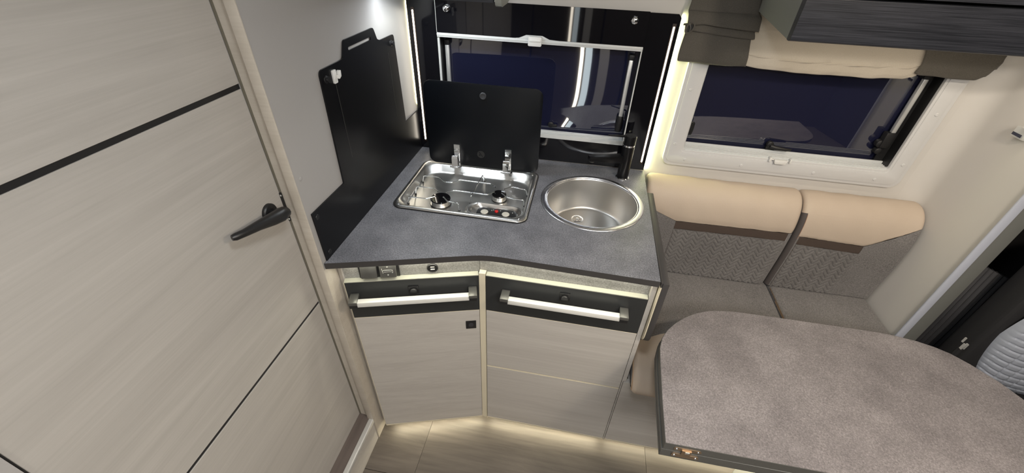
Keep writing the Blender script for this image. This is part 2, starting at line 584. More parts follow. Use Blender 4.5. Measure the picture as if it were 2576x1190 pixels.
# ---- right wall
wr = struct('wall_right')
fl = [(1.25, 1.222), (1.272, 1.222), (1.272, 1.535), (1.19, 1.535)]
cx, cy, rr_ = 1.19, 1.475, 0.06
for k in range(1, 9):
    t = R_(90 - 90 * k / 8)
    fl.append((cx + rr_ * math.cos(t), cy + rr_ * math.sin(t)))
MB().prism(fl, 0.0, 2.0, XY).build('wall_panel', M['wall_white'], wr, smooth=60)
t2 = struct('trim_2')
MB().box(1.240, 1.266, 1.214, 1.222, 0.0, 2.0).build('pillar_trim', M['blue_trim'], t2, bevel=0.003)
MB().box(1.2665, 1.33, 1.232, 1.25, 0.0, 2.0).build('pillar_cover', M['grey_trim'], t2, bevel=0.004)
# ---- driver's cab behind the dinette
wc = struct('wall_cab')
MB().box(1.3, 2.3, 1.45, 1.50, 0.0, 2.0).build('cab_side', M['cab_black'], wc)
MB().box(2.26, 2.3, -0.95, 1.50, 0.0, 2.0).build('cab_front', M['cab_black'], wc)
# ---- wall opposite the kitchen with the entrance door
wf = struct('wall_front')
plate_holes(MB(), [(-0.75, 0.0), (2.3, 0.0), (2.3, 2.0), (-0.75, 2.0)], [[(-0.52, 0.02), (0.10, 0.02), (0.10, 1.86), (-0.52, 1.86)]], -0.95, -0.90, XZ).build('wall_panel', M['dim_wall'], wf)
d2 = struct('door_2', (-0.2, -0.92, 0.02))
MB().box(-0.51, 0.09, -0.945, -0.915, 0.025, 1.855).build('door_panel', M['dim_wall'], d2, bevel=0.01)
MB().box(-0.192, -0.172, -0.913, -0.900, 0.24, 1.62).build('door_light_strip', M['led'], d2)
MB().box(-0.160, -0.118, -0.913, -0.904, 0.24, 1.62).build('cool_glow_panel', M['cool_glow'], d2)  # glowing panel added to give a cool stripe in the window reflection
MB().box(-0.070, -0.010, -0.913, -0.900, 0.24, 1.62).build('door_frame', M['frame_white'], d2)
# ---- ceiling lamps (the fittings of the lights above)
for nm, x, y, sx, sy, g, lab in (('ceiling_lamp', 0.02, 0.25, 0.11, 0.11, 'lampglass', 'square flat ceiling lamp above the kitchen'),
                                 ('ceiling_lamp', 0.85, 0.24, 0.09, 0.09, 'warmglass', 'square flat ceiling lamp above the dinette table'),
                                 ('ceiling_lamp', 0.55, -0.50, 0.27, 0.20, 'lampglass', 'oblong flat ceiling lamp above the aisle by the entrance')):
    t = thing(nm, (x, y, 2.0), lab, 'lamp', 'ceiling lamps')
    mm = MB()
    plate_holes(mm, rrect(x - sx, x + sx, y - sy, y + sy, 0.03), [rrect(x - sx + 0.015, x + sx - 0.015, y - sy + 0.015, y + sy - 0.015, 0.02)], 1.982, 2.0, XY)
    mm.build('lamp_frame', M['frame_white'], t)
    MB().prism(rrect(x - sx + 0.015, x + sx - 0.015, y - sy + 0.015, y + sy - 0.015, 0.02), 1.990, 1.996, XY).build('diffuser', M[g], t)



def pane_mb(x0, x1, z0, z1, y, bulge, tilt=0.0):
    """acrylic pane, bowed slightly outwards, 4 mm thick"""
    n, m = 28, 20
    vs, fs = [], []
    for t in (0, 0.004):
        for i in range(n + 1):
            for j in range(m + 1):
                a_, b_ = 2 * i / n - 1, 2 * j / m - 1
                vs.append((x0 + (x1 - x0) * i / n, y + t + bulge * (1 - a_ * a_) * (1 - b_ ** 4) - tilt * (j / m), z0 + (z1 - z0) * j / m))
    q = (n + 1) * (m + 1)
    for i in range(n):
        for j in range(m):
            k = i * (m + 1) + j
            f = (k, k + m + 1, k + m + 2, k + 1)
            fs.append(f)
            fs.append(tuple(v_ + q for v_ in f[::-1]))
    return MB().add(vs, fs)


# ================================================================ WINDOW 1 (behind the hob)
w1 = struct('window_1', (-0.18, 1.53, 1.04))
pane_mb(-0.529, 0.172, 1.046, 1.49, 1.575, 0.010).build('pane', M['pane'], w1, smooth=60)
# reveal lining
mm = MB()
mm.box(-0.5345, -0.529, 1.524, 1.58, 1.04, 1.485)
mm.box(0.172, 0.1775, 1.524, 1.58, 1.04, 1.485)
mm.box(-0.529, 0.172, 1.524, 1.58, 1.0402, 1.046)
mm.build('reveal_lining', M['rubber'], w1)
# bottom cassette rail, three ribs
mm = MB()
mm.box(-0.533, 0.174, 1.5185, 1.556, 1.040, 1.0475)
mm.box(-0.533, 0.174, 1.5135, 1.5185, 1.038, 1.0540)
mm.box(-0.533, 0.174, 1.523, 1.528, 1.0475, 1.0500)
mm.box(-0.533, 0.174, 1.533, 1.538, 1.0475, 1.0500)
mm.box(-0.533, 0.174, 1.543, 1.556, 1.0475, 1.0540)
mm.build('blind_cassette', M['rail_white'], w1, bevel=0.0007, seg=1)
for x0, x1 in ((-0.535, -0.528), (0.1715, 0.1755)):
    MB().box(x0, x1, 1.5165, 1.524, 1.054, 1.376).build('blind_guide', M['rail_white'], w1, bevel=0.0006, seg=1)
mm = MB()
mm.box(-0.534, 0.175, 1.511, 1.5205, 1.3745, 1.3885)
mm.box(-0.534, 0.175, 1.509, 1.511, 1.3800, 1.3870)
br = mm.build('blind_bar', M['rail_white'], w1, bevel=0.0012)
MB().prism([(-0.262, 1.3885), (-0.240, 1.3905), (-0.216, 1.4005), (-0.160, 1.4005), (-0.136, 1.3905), (-0.10, 1.3885)], 1.510, 1.5185, XZ).build('grip', M['rail_white'], br)
mm = MB()
mm.prism(rrect(-0.2070, -0.1610, 1.3690, 1.3990, 0.004, 4), 1.497, 1.5095, XZ)
mm.prism(rrect(-0.2030, -0.1650, 1.3840, 1.3900, 0.002, 3), 1.494, 1.498, XZ)
mm.build('catch', M['white_plastic'], br, bevel=0.001)
# black glass cover above the blind
gc = MB()
gc.prism(rrect(-0.5325, 0.176, 1.3892, 1.4925, 0.002, 2), 1.512, 1.516, XZ)
gc.build('upper_glass', M['black_glass'], w1)
MB().box(-0.5345, -0.5325, 1.5115, 1.5165, 1.389, 1.492).build('glass_edge', M['alu'], w1)
for x in (-0.493, 0.132):
    kn = MB().lathe([(0.0105, 0), (0.0115, 0.003), (0.0105, 0.010), (0.006, 0.0125), (0.0, 0.013)], (x, 1.512, 1.466), 24, Matrix.Rotation(R_(90), 4, 'X'))
    kn.build('glass_knob', M['chrome'], w1)
# window stays and dark clamps
for x, zt, zb in ((-0.514, 1.34, 1.10), (0.150, 1.335, 1.12)):
    mm = MB().box(x - 0.007, x + 0.007, 1.553, 1.567, zb, zt)
    stay = mm.build('window_stay', M['alu'], w1, bevel=0.002)
    MB().box(x - 0.010, x + 0.010, 1.551, 1.574, zt, zt + 0.018).build('clamp', M['rubber'], stay, bevel=0.003)
    MB().lathe([(0.0, 0), (0.011, 0.001), (0.013, 0.01), (0.013, 0.052), (0.011, 0.06), (0.0, 0.062)], (x, 1.560, zb - 0.045), 14).build('clamp', M['rubber'], stay)
mm = MB()
mm.lathe([(0.011, 0), (0.011, 0.008), (0.0, 0.010)], (-0.110, 1.573, 1.072), 18, Matrix.Rotation(R_(90), 4, 'X'))
mm.box(-0.110, -0.085, 1.558, 1.565, 1.067, 1.077)
mm.build('window_catch', M['rubber'], w1, bevel=0.002)

# ================================================================ WINDOW 2 (behind the bench)
w2 = struct('window_2', (0.74, 1.53, 1.0))
mm = MB()
outer = rrect(0.333, 1.159, 0.978, 1.50, 0.030, 8)
hole = rrect(0.396, 1.098, 1.042, 1.452, 0.014, 6)
plate_holes(mm, outer, [hole], 1.521, 1.535, XZ)
mm.build('window_frame', M['frame_white'], w2, bevel=0.004, seg=3, smooth=40)
mm = MB()
plate_holes(mm, rrect(0.345, 1.147, 0.990, 1.49, 0.022, 8), [rrect(0.388, 1.106, 1.034, 1.46, 0.018, 6)], 1.5185, 1.523, XZ)
mm.build('frame_rib', M['frame_white'], w2, bevel=0.002, seg=2, smooth=40)
for x, z in ((0.362, 1.265), (0.362, 1.065), (0.414, 1.006), (0.616, 1.006), (0.868, 1.006), (1.073, 1.006), (1.131, 1.07), (1.131, 1.25)):
    MB().lathe([(0.0055, 0), (0.0055, 0.0015), (0.004, 0.0025), (0.0, 0.0025)], (x, 1.5185, z), 14, Matrix.Rotation(R_(90), 4, 'X')).build('screw_cover', M['frame_white'], w2)
pane_mb(0.394, 1.100, 1.04, 1.46, 1.590, -0.010, 0.013).build('pane', M['pane'], w2, smooth=60)
mm = MB()
mm.box(1.0975, 1.1035, 1.532, 1.58, 1.04, 1.46)
mm.box(1.070, 1.0975, 1.574, 1.578, 1.055, 1.46)
mm.box(0.3885, 0.394, 1.532, 1.58, 1.04, 1.46)
mm.build('reveal_lining', M['rubber'], w2)
MB().box(0.3965, 0.4000, 1.530, 1.545, 1.055, 1.46).build('blind_guide', M['alu'], w2)
mm = MB()
mm.box(0.396, 1.098, 1.523, 1.570, 1.0365, 1.0445)
for k in range(4):
    mm.box(0.396, 1.098, 1.526 + 0.010 * k, 1.531 + 0.010 * k, 1.0445, 1.0490)
mm.box(0.396, 1.098, 1.566, 1.572, 1.0445, 1.0565)
mm.build('blind_cassette', M['rail_white'], w2, bevel=0.0007, seg=1)
# blind catch on the bottom rail
mm = MB()
mm.box(0.700, 0.708, 1.510, 1.524, 1.035, 1.051)
mm.box(0.770, 0.776, 1.510, 1.524, 1.035, 1.051)
mm.box(0.708, 0.720, 1.514, 1.520, 1.041, 1.046)
mm.prism([(0.716, 1.046), (0.762, 1.046), (0.757, 1.030), (0.721, 1.030)], 1.506, 1.516, XZ)
mm.build('blind_catch', M['white_plastic'], w2, bevel=0.0015)
# black lever catch in the middle, stays at the sides
mm = MB()
mm.lathe([(0.012, 0), (0.012, 0.012), (0.008, 0.015), (0.0, 0.015)], (0.706, 1.577, 1.078), 18, Matrix.Rotation(R_(90), 4, 'X'))
mm.tube([(0.706, 1.560, 1.075), (0.722, 1.555, 1.072), (0.76, 1.552, 1.070), (0.776, 1.554, 1.070)], [0.008, 0.008, 0.006, 0.004], 10)
mm.box(0.696, 0.728, 1.568, 1.577, 1.056, 1.070)
lc = mm.build('window_catch', M['rubber'], w2, bevel=0.001)
MB().lathe([(0.003, 0), (0.003, 0.002), (0.0, 0.002)], (0.706, 1.562, 1.078), 10, Matrix.Rotation(R_(90), 4, 'X')).build('screw', M['chrome'], lc)
stay = MB().box(1.062, 1.076, 1.556, 1.570, 1.165, 1.345).build('window_stay', M['alu'], w2, bevel=0.002)
MB().box(1.055, 1.083, 1.552, 1.577, 1.345, 1.370).build('clamp', M['rubber'], stay, bevel=0.004)
mm = MB()
mm.box(1.050, 1.080, 1.552, 1.577, 1.110, 1.165)
mm.lathe([(0.014, 0), (0.014, 0.02), (0.0, 0.022)], (1.052, 1.577, 1.122), 14, Matrix.Rotation(R_(90), 4, 'X'))
mm.lathe([(0.012, 0), (0.012, 0.02), (0.0, 0.022)], (1.058, 1.577, 1.096), 14, Matrix.Rotation(R_(90), 4, 'X'))
cl = mm.build('clamp', M['rubber'], stay, bevel=0.003)
stay = MB().box(0.400, 0.4045, 1.556, 1.568, 1.15, 1.42).build('window_stay', M['alu'], w2)
MB().lathe([(0.0, 0), (0.010, 0.002), (0.0125, 0.02), (0.012, 0.045), (0.0, 0.05)], (0.410, 1.562, 1.090), 14).build('clamp', M['rubber'], stay)

# ================================================================ KITCHEN
# ---- left unit, set at an angle
ku = thing('kitchen_unit', (-0.42, 1.15, 0), 'narrow kitchen unit set at an angle beside the washroom partition, one tall door', 'cabinet', )
mm = MB()
mm.prism([(-0.6375, 0.795), (-0.622, 0.789), (-0.618, 0.7905), (-0.618, 1.515), (-0.6375, 1.515)], 0.05, 0.9195, XY)          # side board
mm.prism([(-0.616, 0.792), (-0.240, 0.906), (-0.240, 1.515), (-0.616, 1.515)], 0.05, 0.066, XY)                           # bottom board
mm.build('carcass', M['unit_wood'], ku)
MB().prism([(-0.60, 0.875), (-0.24, 0.985), (-0.24, 1.0), (-0.60, 0.89)], 0.0, 0.05, XY).build('plinth', M['unit_wood'], ku)
MB().box(0.0, 0.3958, 0.0185, 0.0285, 0.84, 0.9200, LM).build('fascia', M['stone_light'], ku)
dl = MB().box(0.0, 0.391, 0.0, 0.018, 0.060, 0.702, LM).build('door', M['unit_wood'], ku, bevel=0.0006, seg=1, loc=(-0.43, 0.83, 0.4))
db = MB().box(0.0, 0.391, 0.0, 0.018, 0.7035, 0.853, LM).build('black_door_band', M['black_band'], ku, bevel=0.0006, seg=1)
MB().box(0.0, 0.391, 0.0, 0.018, 0.853, 0.8555, LM).build('edge_strip', M['edge_dimmed'], db)
MB().box(0.0, 0.391, 0.0, 0.0175, 0.702, 0.7036, LM).build('edge_strip', M['edge_cream'], dl)
MB().box(0.0, 0.391, -0.0005, 0.018, 0.0520, 0.0598, LM).build('edge_strip', M['edge_cream'], dl)
MB().box(-0.0015, 0.0, 0.0, 0.018, 0.060, 0.853, LM).build('edge_strip', M['edge_cream'], dl)


def bar_handle(parent, s0, s1, mat, z=0.798):
    h = MB()
    h.box(s0 + 0.022, s1 - 0.022, -0.040, -0.022, z - 0.0085, z + 0.0090, mat)
    hb = h.build('bar_handle', M['bar_alu'], parent, bevel=0.0015)
    for a, b_ in ((s0, s0 + 0.025), (s1 - 0.025, s1)):
        MB().box(a, b_, -0.043, -0.0005, z + 0.002, z + 0.0135, mat).build('end_cap', M['cap_grey'], hb, bevel=0.0015)
        MB().box(a + 0.001, b_ - 0.001, -0.042, -0.0005, z - 0.0105, z + 0.002, mat).build('end_cap_foot', M['black_plastic'], hb, bevel=0.001)
    return hb


def push_lock(parent, sc, z, mat, w=0.0155, h=0.0155):
    k = MB()
    k.box(sc - w, sc + w, -0.0025, 0.0, z - h, z + h, mat)
    k.box(sc - w, sc + w, -0.0045, -0.0025, z + h - 0.003, z + h - 0.001, mat)
    lk = k.build('push_lock', M['black_plastic'], parent, bevel=0.0008)
    c = mat @ Vector((sc, -0.0025, z - 0.003))
    rot = mat.to_3x3().to_4x4() @ Matrix.Rotation(R_(90), 4, 'X')
    MB().lathe([(0.0118, 0), (0.0118, 0.006), (0.0105, 0.0085), (0.006, 0.0095), (0.0, 0.0095)], c, 24, rot).build('lock_knob', M['black_plastic'], lk)
    return lk


bar_handle(db, 0.010, 0.384, LM)
push_lock(db, 0.1945, 0.812, LM)
lk = MB().box(0.345, 0.379, -0.003, 0.0, 0.617, 0.654, LM).build('door_catch', M['black_plastic'], dl, bevel=0.001)
MB().lathe([(0.009, 0), (0.0085, 0.002), (0.0, 0.002)], LM @ Vector((0.362, -0.003, 0.636)), 18, LM.to_3x3().to_4x4() @ Matrix.Rotation(R_(90), 4, 'X')).build('catch_button', M['cab_dark'], lk)
# filler post between the two units
MB().prism([(-0.2370, 0.8865), (-0.2175, 0.8875), (-0.2175, 0.9045), (-0.2375, 0.9045)], 0.055, 0.862, XY).build('corner_post', M['edge_cream'], ku)

# ---- right unit with drawer fronts
kr = thing('kitchen_unit', (0.02, 1.2, 0), 'wide kitchen unit with two drawer fronts next to the grey bench', 'cabinet')
mm = MB()
mm.box(0.2625, 0.2760, 0.889, 1.515, 0.455, 0.9195)
mm.box(0.2625, 0.2665, 0.889, 1.515, 0.05, 0.455)
mm.box(-0.216, 0.2625, 0.906, 1.515, 0.05, 0.066)
mm.box(-0.215, -0.203, 0.9165, 1.515, 0.066, 0.80)
mm.build('carcass', M['unit_wood'], kr)
MB().box(-0.23, 0.262, 0.985, 1.0, 0.0, 0.05).build('plinth', M['unit_wood'], kr)
MB().box(-0.2380, 0.2620, 0.9055, 0.9155, 0.84, 0.9200).build('fascia', M['stone_light'], kr)
up = MB().box(-0.2155, 0.2605, 0.887, 0.905, 0.4135, 0.704).build('drawer', M['unit_wood'], kr, bevel=0.0006, seg=1)
ub = MB().box(-0.2155, 0.2605, 0.887, 0.905, 0.7055, 0.855).build('black_drawer_band', M['black_band'], kr, bevel=0.0006, seg=1)
MB().box(-0.2155, 0.2605, 0.887, 0.905, 0.855, 0.8575).build('edge_strip', M['edge_dimmed'], ub)
MB().box(-0.2155, 0.2605, 0.8872, 0.905, 0.7038, 0.7057).build('edge_strip', M['edge_cream'], up)
lo = MB().box(-0.2155, 0.2605, 0.887, 0.905, 0.0605, 0.4065).build('drawer', M['unit_wood'], kr, bevel=0.0006, seg=1)
MB().box(-0.2155, 0.2605, 0.8868, 0.905, 0.4065, 0.4090).build('edge_strip', M['edge_cream'], lo)
MB().box(-0.2155, 0.2605, 0.8865, 0.905, 0.0520, 0.0600).build('edge_strip', M['edge_cream'], lo)
RM = Matrix.Translation((0, 0.887, 0))
bar_handle(ub, -0.164, 0.214, RM)
push_lock(ub, 0.026, 0.818, RM)

# ---- worktop with cut-outs
front = [(-0.6395, 0.7535), (-0.492, 0.798), (-0.374, 0.835), (-0.293, 0.8605), (-0.255, 0.872), (-0.225, 0.8795), (-0.200, 0.8825), (-0.170, 0.8835), (-0.12, 0.8825), (0.274, 0.874), (0.276, 1.519), (-0.6395, 1.519)]
hob_hole = rrect(-0.566, -0.138, 1.070, 1.388, 0.03, 6)
sink_hole = [(0.079 + 0.163 * math.cos(2 * math.pi * k / 48), 1.245 + 0.163 * math.sin(2 * math.pi * k / 48)) for k in range(48)]
wt = thing('worktop', (-0.18, 1.2, 0.94), 'dark grey stone-effect kitchen worktop with a bent front edge', 'worktop')
mm = MB()
plate_holes(mm, front, [hob_hole, sink_hole], 0.9205, 0.94, XY)
mm.build('worktop_slab', M['stone'], wt, smooth=40)
fe = [(x, y) for x, y in front[:10]]
mm = MB()
mm.prism([(x, y - 0.0012) for x, y in fe] + [(x, y - 0.0002) for x, y in fe[::-1]], 0.9203, 0.9398, XY)
mm.build('edge_band', M['dark_edge'], wt)
# ---- hinged extension flap, hanging down on the right of the worktop
ff = thing('folding_flap', (0.288, 1.1, 0.67), 'dark worktop flap folded down on the right side of the kitchen unit', 'flap')
mm = MB()
mm.prism(rounded([(0.870, 0.674), (1.36, 0.674), (1.36, 0.936), (0.870, 0.936)], [0.05, 0.04, 0, 0]), 0.2815, 0.2995, YZ)
mm.build('flap_board', M['dark_edge'], ff, bevel=0.003, seg=2)
MB().box(0.2775, 0.283, 0.8735, 1.358, 0.9195, 0.9352).build('hinge_profile', M['dark_edge'], ff)
mm = MB()
mm.prism(rounded([(0.8715, 0.676), (1.358, 0.676), (1.358, 0.9195), (0.8715, 0.9195)], [0.048, 0.04, 0, 0]), 0.2785, 0.2815, YZ)
mm.build('underside_laminate', M['edge_cream'], ff)

# ---- sockets in the fascia
# blank grey rocker and bed-lift switch in one black frame
swf = thing('switch_panel', LM @ Vector((0.100, 0.0, 0.85)), 'black double switch frame under the worktop with a blank rocker and a bed-lift rocker', 'switch')
mm = MB()
mm.box(0.044, 0.160, 0.0145, 0.0183, 0.8565, 0.9170, LM)
mm.build('switch_frame', M['black_plastic'], swf, bevel=0.001)
TL_ = Matrix.Rotation(R_(-9), 4, 'X')


def sw(s0, s1, name, mat):
    c = Matrix.Translation((0, 0.0145, 0.887))
    m_ = LM @ c @ TL_
    k = MB().box(s0, s1, -0.010, 0.0, -0.0245, 0.0245, m_)
    return k.build(name, mat, swf, bevel=0.002), m_


o1, _ = sw(0.051, 0.097, 'rocker', M['cap_grey'])
o2, m_ = sw(0.105, 0.152, 'rocker', M['cap_grey'])
o2['label'] = 'rocker with a bed icon and two dots'
P = lambda s, z: tuple(m_ @ Vector((s, -0.0105, z)))
mm = MB()
mm.tube([P(0.1125, 0.007), P(0.114, -0.008), P(0.1165, -0.008), P(0.117, -0.004), P(0.140, -0.004), P(0.1405, -0.008), P(0.143, -0.008), P(0.1425, 0.002)], 0.00045, 5)
mm.tube([P(0.114, -0.001), P(0.118, 0.002), P(0.139, 0.002), P(0.1425, -0.0005)], 0.00045, 5)
for z in (0.0125, -0.0145):
    mm.lathe([(0.0021, 0), (0.0021, 0.0006), (0.0, 0.0006)], P(0.1285, z), 12, m_.to_3x3().to_4x4() @ Matrix.Rotation(R_(90), 4, 'X'))
mm.build('bed_icon', M['icon'], o2)
us = thing('usb_socket', LM @ Vector((0.256, 0.018, 0.879)), 'round black double usb socket in the fascia under the worktop', 'socket')
RL = LM.to_3x3().to_4x4() @ Matrix.Rotation(R_(90), 4, 'X')
MB().lathe([(0.0165, 0), (0.0165, 0.003), (0.0150, 0.005), (0.0135, 0.005), (0.0130, 0.0025), (0.0, 0.0025)], LM @ Vector((0.256, 0.0185, 0.879)), 32, RL).build('socket_body', M['black_plastic'], us)
for z in (0.8835, 0.8745):
    MB().box(0.250, 0.262, 0.0148, 0.0162, z - 0.0016, z + 0.0016, LM).build('usb_port', M['white_plastic'], us)

# ---- hob: recessed steel tray, burners, wire pan supports, controls, glass lid
hb = thing('hob', (-0.352, 1.23, 0.94), 'two-burner steel gas hob with raised black glass lid', 'hob')


def ring_loops(loops, mb, close_last=True):
    """loft between same-length loops [(x,y,z)...]"""
    n = len(loops[0])
    vs = [p for l in loops for p in l]
    fs = []
    for i in range(len(loops) - 1):
        for k in range(n):
            fs.append((i * n + k, i * n + (k + 1) % n, (i + 1) * n + (k + 1) % n, (i + 1) * n + k))
    if close_last:
        fs.append(tuple(range((len(loops) - 1) * n, len(loops) * n)))
    mb.add(vs, fs)


def rl(x0, x1, y0, y1, r, z, n=8):
    return [(x, y, z) for x, y in rrect(x0, x1, y0, y1, r, n)]


mm = MB()
ring_loops([rl(-0.578, -0.126, 1.058, 1.402, 0.034, 0.9403), rl(-0.5785, -0.1255, 1.0575, 1.4025, 0.034, 0.9435),
            rl(-0.576, -0.128, 1.060, 1.400, 0.033, 0.9465), rl(-0.570, -0.134, 1.066, 1.394, 0.032, 0.9478),
            rl(-0.564, -0.140, 1.073, 1.388, 0.040, 0.9468), rl(-0.561, -0.143, 1.077, 1.380, 0.055, 0.941),
            rl(-0.555, -0.148, 1.085, 1.362, 0.060, 0.924), rl(-0.552, -0.150, 1.088, 1.356, 0.060, 0.9195),
            rl(-0.546, -0.156, 1.094, 1.350, 0.055, 0.9190), rl(-0.540, -0.162, 1.100, 1.342, 0.050, 0.9165)], mm)
mm.build('hob_tray', M['steel'], hb, smooth=50)
mm = MB()
plate_holes(mm, rrect(-0.5805, -0.1235, 1.0555, 1.4045, 0.036, 8), [rrect(-0.5775, -0.1265, 1.0585, 1.4015, 0.034, 8)], 0.9401, 0.9430, XY)
mm.build('hob_seal', M['rubber'], hb)
for x, y in ((-0.556, 1.375), (-0.556, 1.073), (-0.149, 1.373), (-0.149, 1.071)):
    MB().lathe([(0.0048, 0), (0.0048, 0.0012), (0.0030, 0.0018), (0.0022, 0.0005), (0.0, 0.0005)], (x, y, 0.9465), 14).build('screw', M['chrome'], hb)


def burner(x, y, r):
    k = MB().lathe([(r * 1.10, 0), (r * 1.10, 0.004), (r * 0.96, 0.004), (r * 0.96, 0.016), (r * 1.0, 0.0175), (r * 1.0, 0.019), (0.0, 0.019)], (x, y, 0.9165), 36)
    b_ = k.build('burner', M['steel'], hb)
    MB().lathe([(r * 1.12, 0), (r * 1.12, 0.003), (r * 0.98, 0.0032)], (x, y, 0.9168), 32).build('burner_gasket', M['black_plastic'], b_)
    MB().lathe([(r * 1.05, 0), (r * 1.08, 0.002), (r * 1.02, 0.0045), (r * 0.6, 0.0055), (0.0, 0.0055)], (x, y, 0.9355), 36).build('burner_cap', simple('black_enamel', (0.006, 0.006, 0.007), 0.08), b_)
    return b_


burner(-0.437, 1.150, 0.0325)
burner(-0.245, 1.222, 0.0240)
z = 0.955
zf = 0.918
G = 0.0019
sup = MB()
wires = [
    [(-0.547, 1.270, zf), (-0.536, 1.262, z), (-0.477, 1.260, z), (-0.446, 1.232, z), (-0.421, 1.234, z), (-0.401, 1.259, z), (-0.283, 1.257, z), (-0.262, 1.238, z)],
    [(-0.542, 1.184, zf), (-0.534, 1.181, z), (-0.470, 1.182, z), (-0.449, 1.163, z)],
    [(-0.543, 1.118, zf), (-0.534, 1.110, z), (-0.471, 1.111, z), (-0.449, 1.130, z)],
    [(-0.421, 1.163, z), (-0.399, 1.184, z), (-0.277, 1.182, z), (-0.258, 1.206, z)],
    [(-0.421, 1.135, z), (-0.399, 1.110, z), (-0.374, 1.110, z), (-0.358, 1.104, z), (-0.360, 1.112, zf)],
    [(-0.326, 1.335, zf), (-0.326, 1.310, z), (-0.328, 1.255, z), (-0.329, 1.188, z), (-0.331, 1.160, z), (-0.334, 1.165, zf)],
    [(-0.320, 1.335, zf), (-0.326, 1.310, z)],
    [(-0.233, 1.203, z), (-0.207, 1.178, z), (-0.151, 1.176, z), (-0.150, 1.190, zf + 0.005)],
    [(-0.228, 1.232, z), (-0.206, 1.254, z), (-0.155, 1.246, z), (-0.148, 1.258, zf + 0.005)],
]


def smooth_path(p, r=0.006, n=3):
    p = [Vector(q) for q in p]
    out = [p[0]]
    for i in range(1, len(p) - 1):
        a = (p[i - 1] - p[i])
        b_ = (p[i + 1] - p[i])
        ra = min(r, a.length * 0.45)
        rb = min(r, b_.length * 0.45)
        p0 = p[i] + a.normalized() * ra
        p1 = p[i] + b_.normalized() * rb
        for k in range(n + 1):
            t = k / n
            out.append(p0 * (1 - t) ** 2 + p[i] * 2 * t * (1 - t) + p1 * t * t)
    out.append(p[-1])
    return out


for wpath in wires:
    sup.tube(smooth_path(wpath), G, 8)
ps = sup.build('pan_support', M['chrome'], hb, smooth=60)
for x, y in ((-0.547, 1.270), (-0.542, 1.184), (-0.543, 1.118), (-0.360, 1.112), (-0.334, 1.165), (-0.323, 1.335), (-0.149, 1.192), (-0.148, 1.258)):
    MB().lathe([(0.0042, 0), (0.0042, 0.007), (0.002, 0.008)], (x, y, 0.9165), 10).build('rubber_foot', M['rubber'], ps)
# control dish
mm = MB()
ring_loops([rl(-0.345, -0.142, 1.074, 1.160, 0.040, 0.9170), rl(-0.338, -0.1415, 1.0745, 1.154, 0.038, 0.936), rl(-0.333, -0.144, 1.076, 1.149, 0.036, 0.9425),
            rl(-0.328, -0.148, 1.079, 1.145, 0.034, 0.9430), rl(-0.318, -0.153, 1.082, 1.142, 0.031, 0.938), rl(-0.305, -0.160, 1.084, 1.139, 0.026, 0.929)], mm)
cd = mm.build('control_dish', M['steel'], hb, smooth=50)
mm = MB().prism(rrect(-0.298, -0.164, 1.0845, 1.1385, 0.016, 6), 0.9291, 0.9303, XY)
cp = mm.build('control_panel', M['black_plastic'], hb)
MB().lathe([(0.0062, 0), (0.0062, 0.003), (0.0050, 0.0042), (0.0, 0.0045)], (-0.2335, 1.122, 0.9303), 20).build('igniter_button', M['red'], cp)
for x in (-0.268, -0.197):
    k = MB().lathe([(0.0155, 0), (0.0155, 0.0012), (0.0, 0.0012)], (x, 1.097, 0.9303), 28)
    kn = k.build('control_knob', M['rubber'], cp)
    MB().lathe([(0.0125, 0), (0.0118, 0.012), (0.0, 0.0125)], (x, 1.0945, 0.9313), 28).build('knob_skirt', M['cab_dark'], kn)
    MB().lathe([(0.0125, 0), (0.0125, 0.0015), (0.0112, 0.0028), (0.0, 0.0032)], (x, 1.0935, 0.9435), 28).build('knob_top', M['ivory'], kn)
mk = MB()
for x in (-0.268, -0.197):
    for k in range(7):
        a = R_(88 + 11 * k)
        r0, r1 = 0.0185, 0.0185 + 0.0055 - 0.0006 * k
        w_ = 0.0007 - 0.00006 * k
        c, s_ = math.cos(a), math.sin(a)
        mk.add([(x + r0 * c - w_ * s_, 1.1015 + r0 * s_ + w_ * c, 0.9305), (x + r1 * c - w_ * s_, 1.1015 + r1 * s_ + w_ * c, 0.9305),
                (x + r1 * c + w_ * s_, 1.1015 + r1 * s_ - w_ * c, 0.9305), (x + r0 * c + w_ * s_, 1.1015 + r0 * s_ - w_ * c, 0.9305)], [(0, 1, 2, 3)])
    mk.box(x + 0.0165, x + 0.0185, 1.124, 1.1285, 0.9303, 0.9306)
mk.box(-0.222, -0.220, 1.128, 1.1325, 0.9303, 0.9306)
mk.box(-0.246, -0.244, 1.128, 1.1325, 0.9303, 0.9306)
mk.tube([(-0.2375, 1.094, 0.9305), (-0.233, 1.0965, 0.9305), (-0.2285, 1.094, 0.9305)], 0.0004, 4)
mk.tube([(-0.235, 1.0925, 0.9305), (-0.230, 1.0905, 0.9305), (-0.2265, 1.0925, 0.9305)], 0.0004, 4)
mk.build('printed_scale', M['icon'], cp)['kind'] = 'stuff'
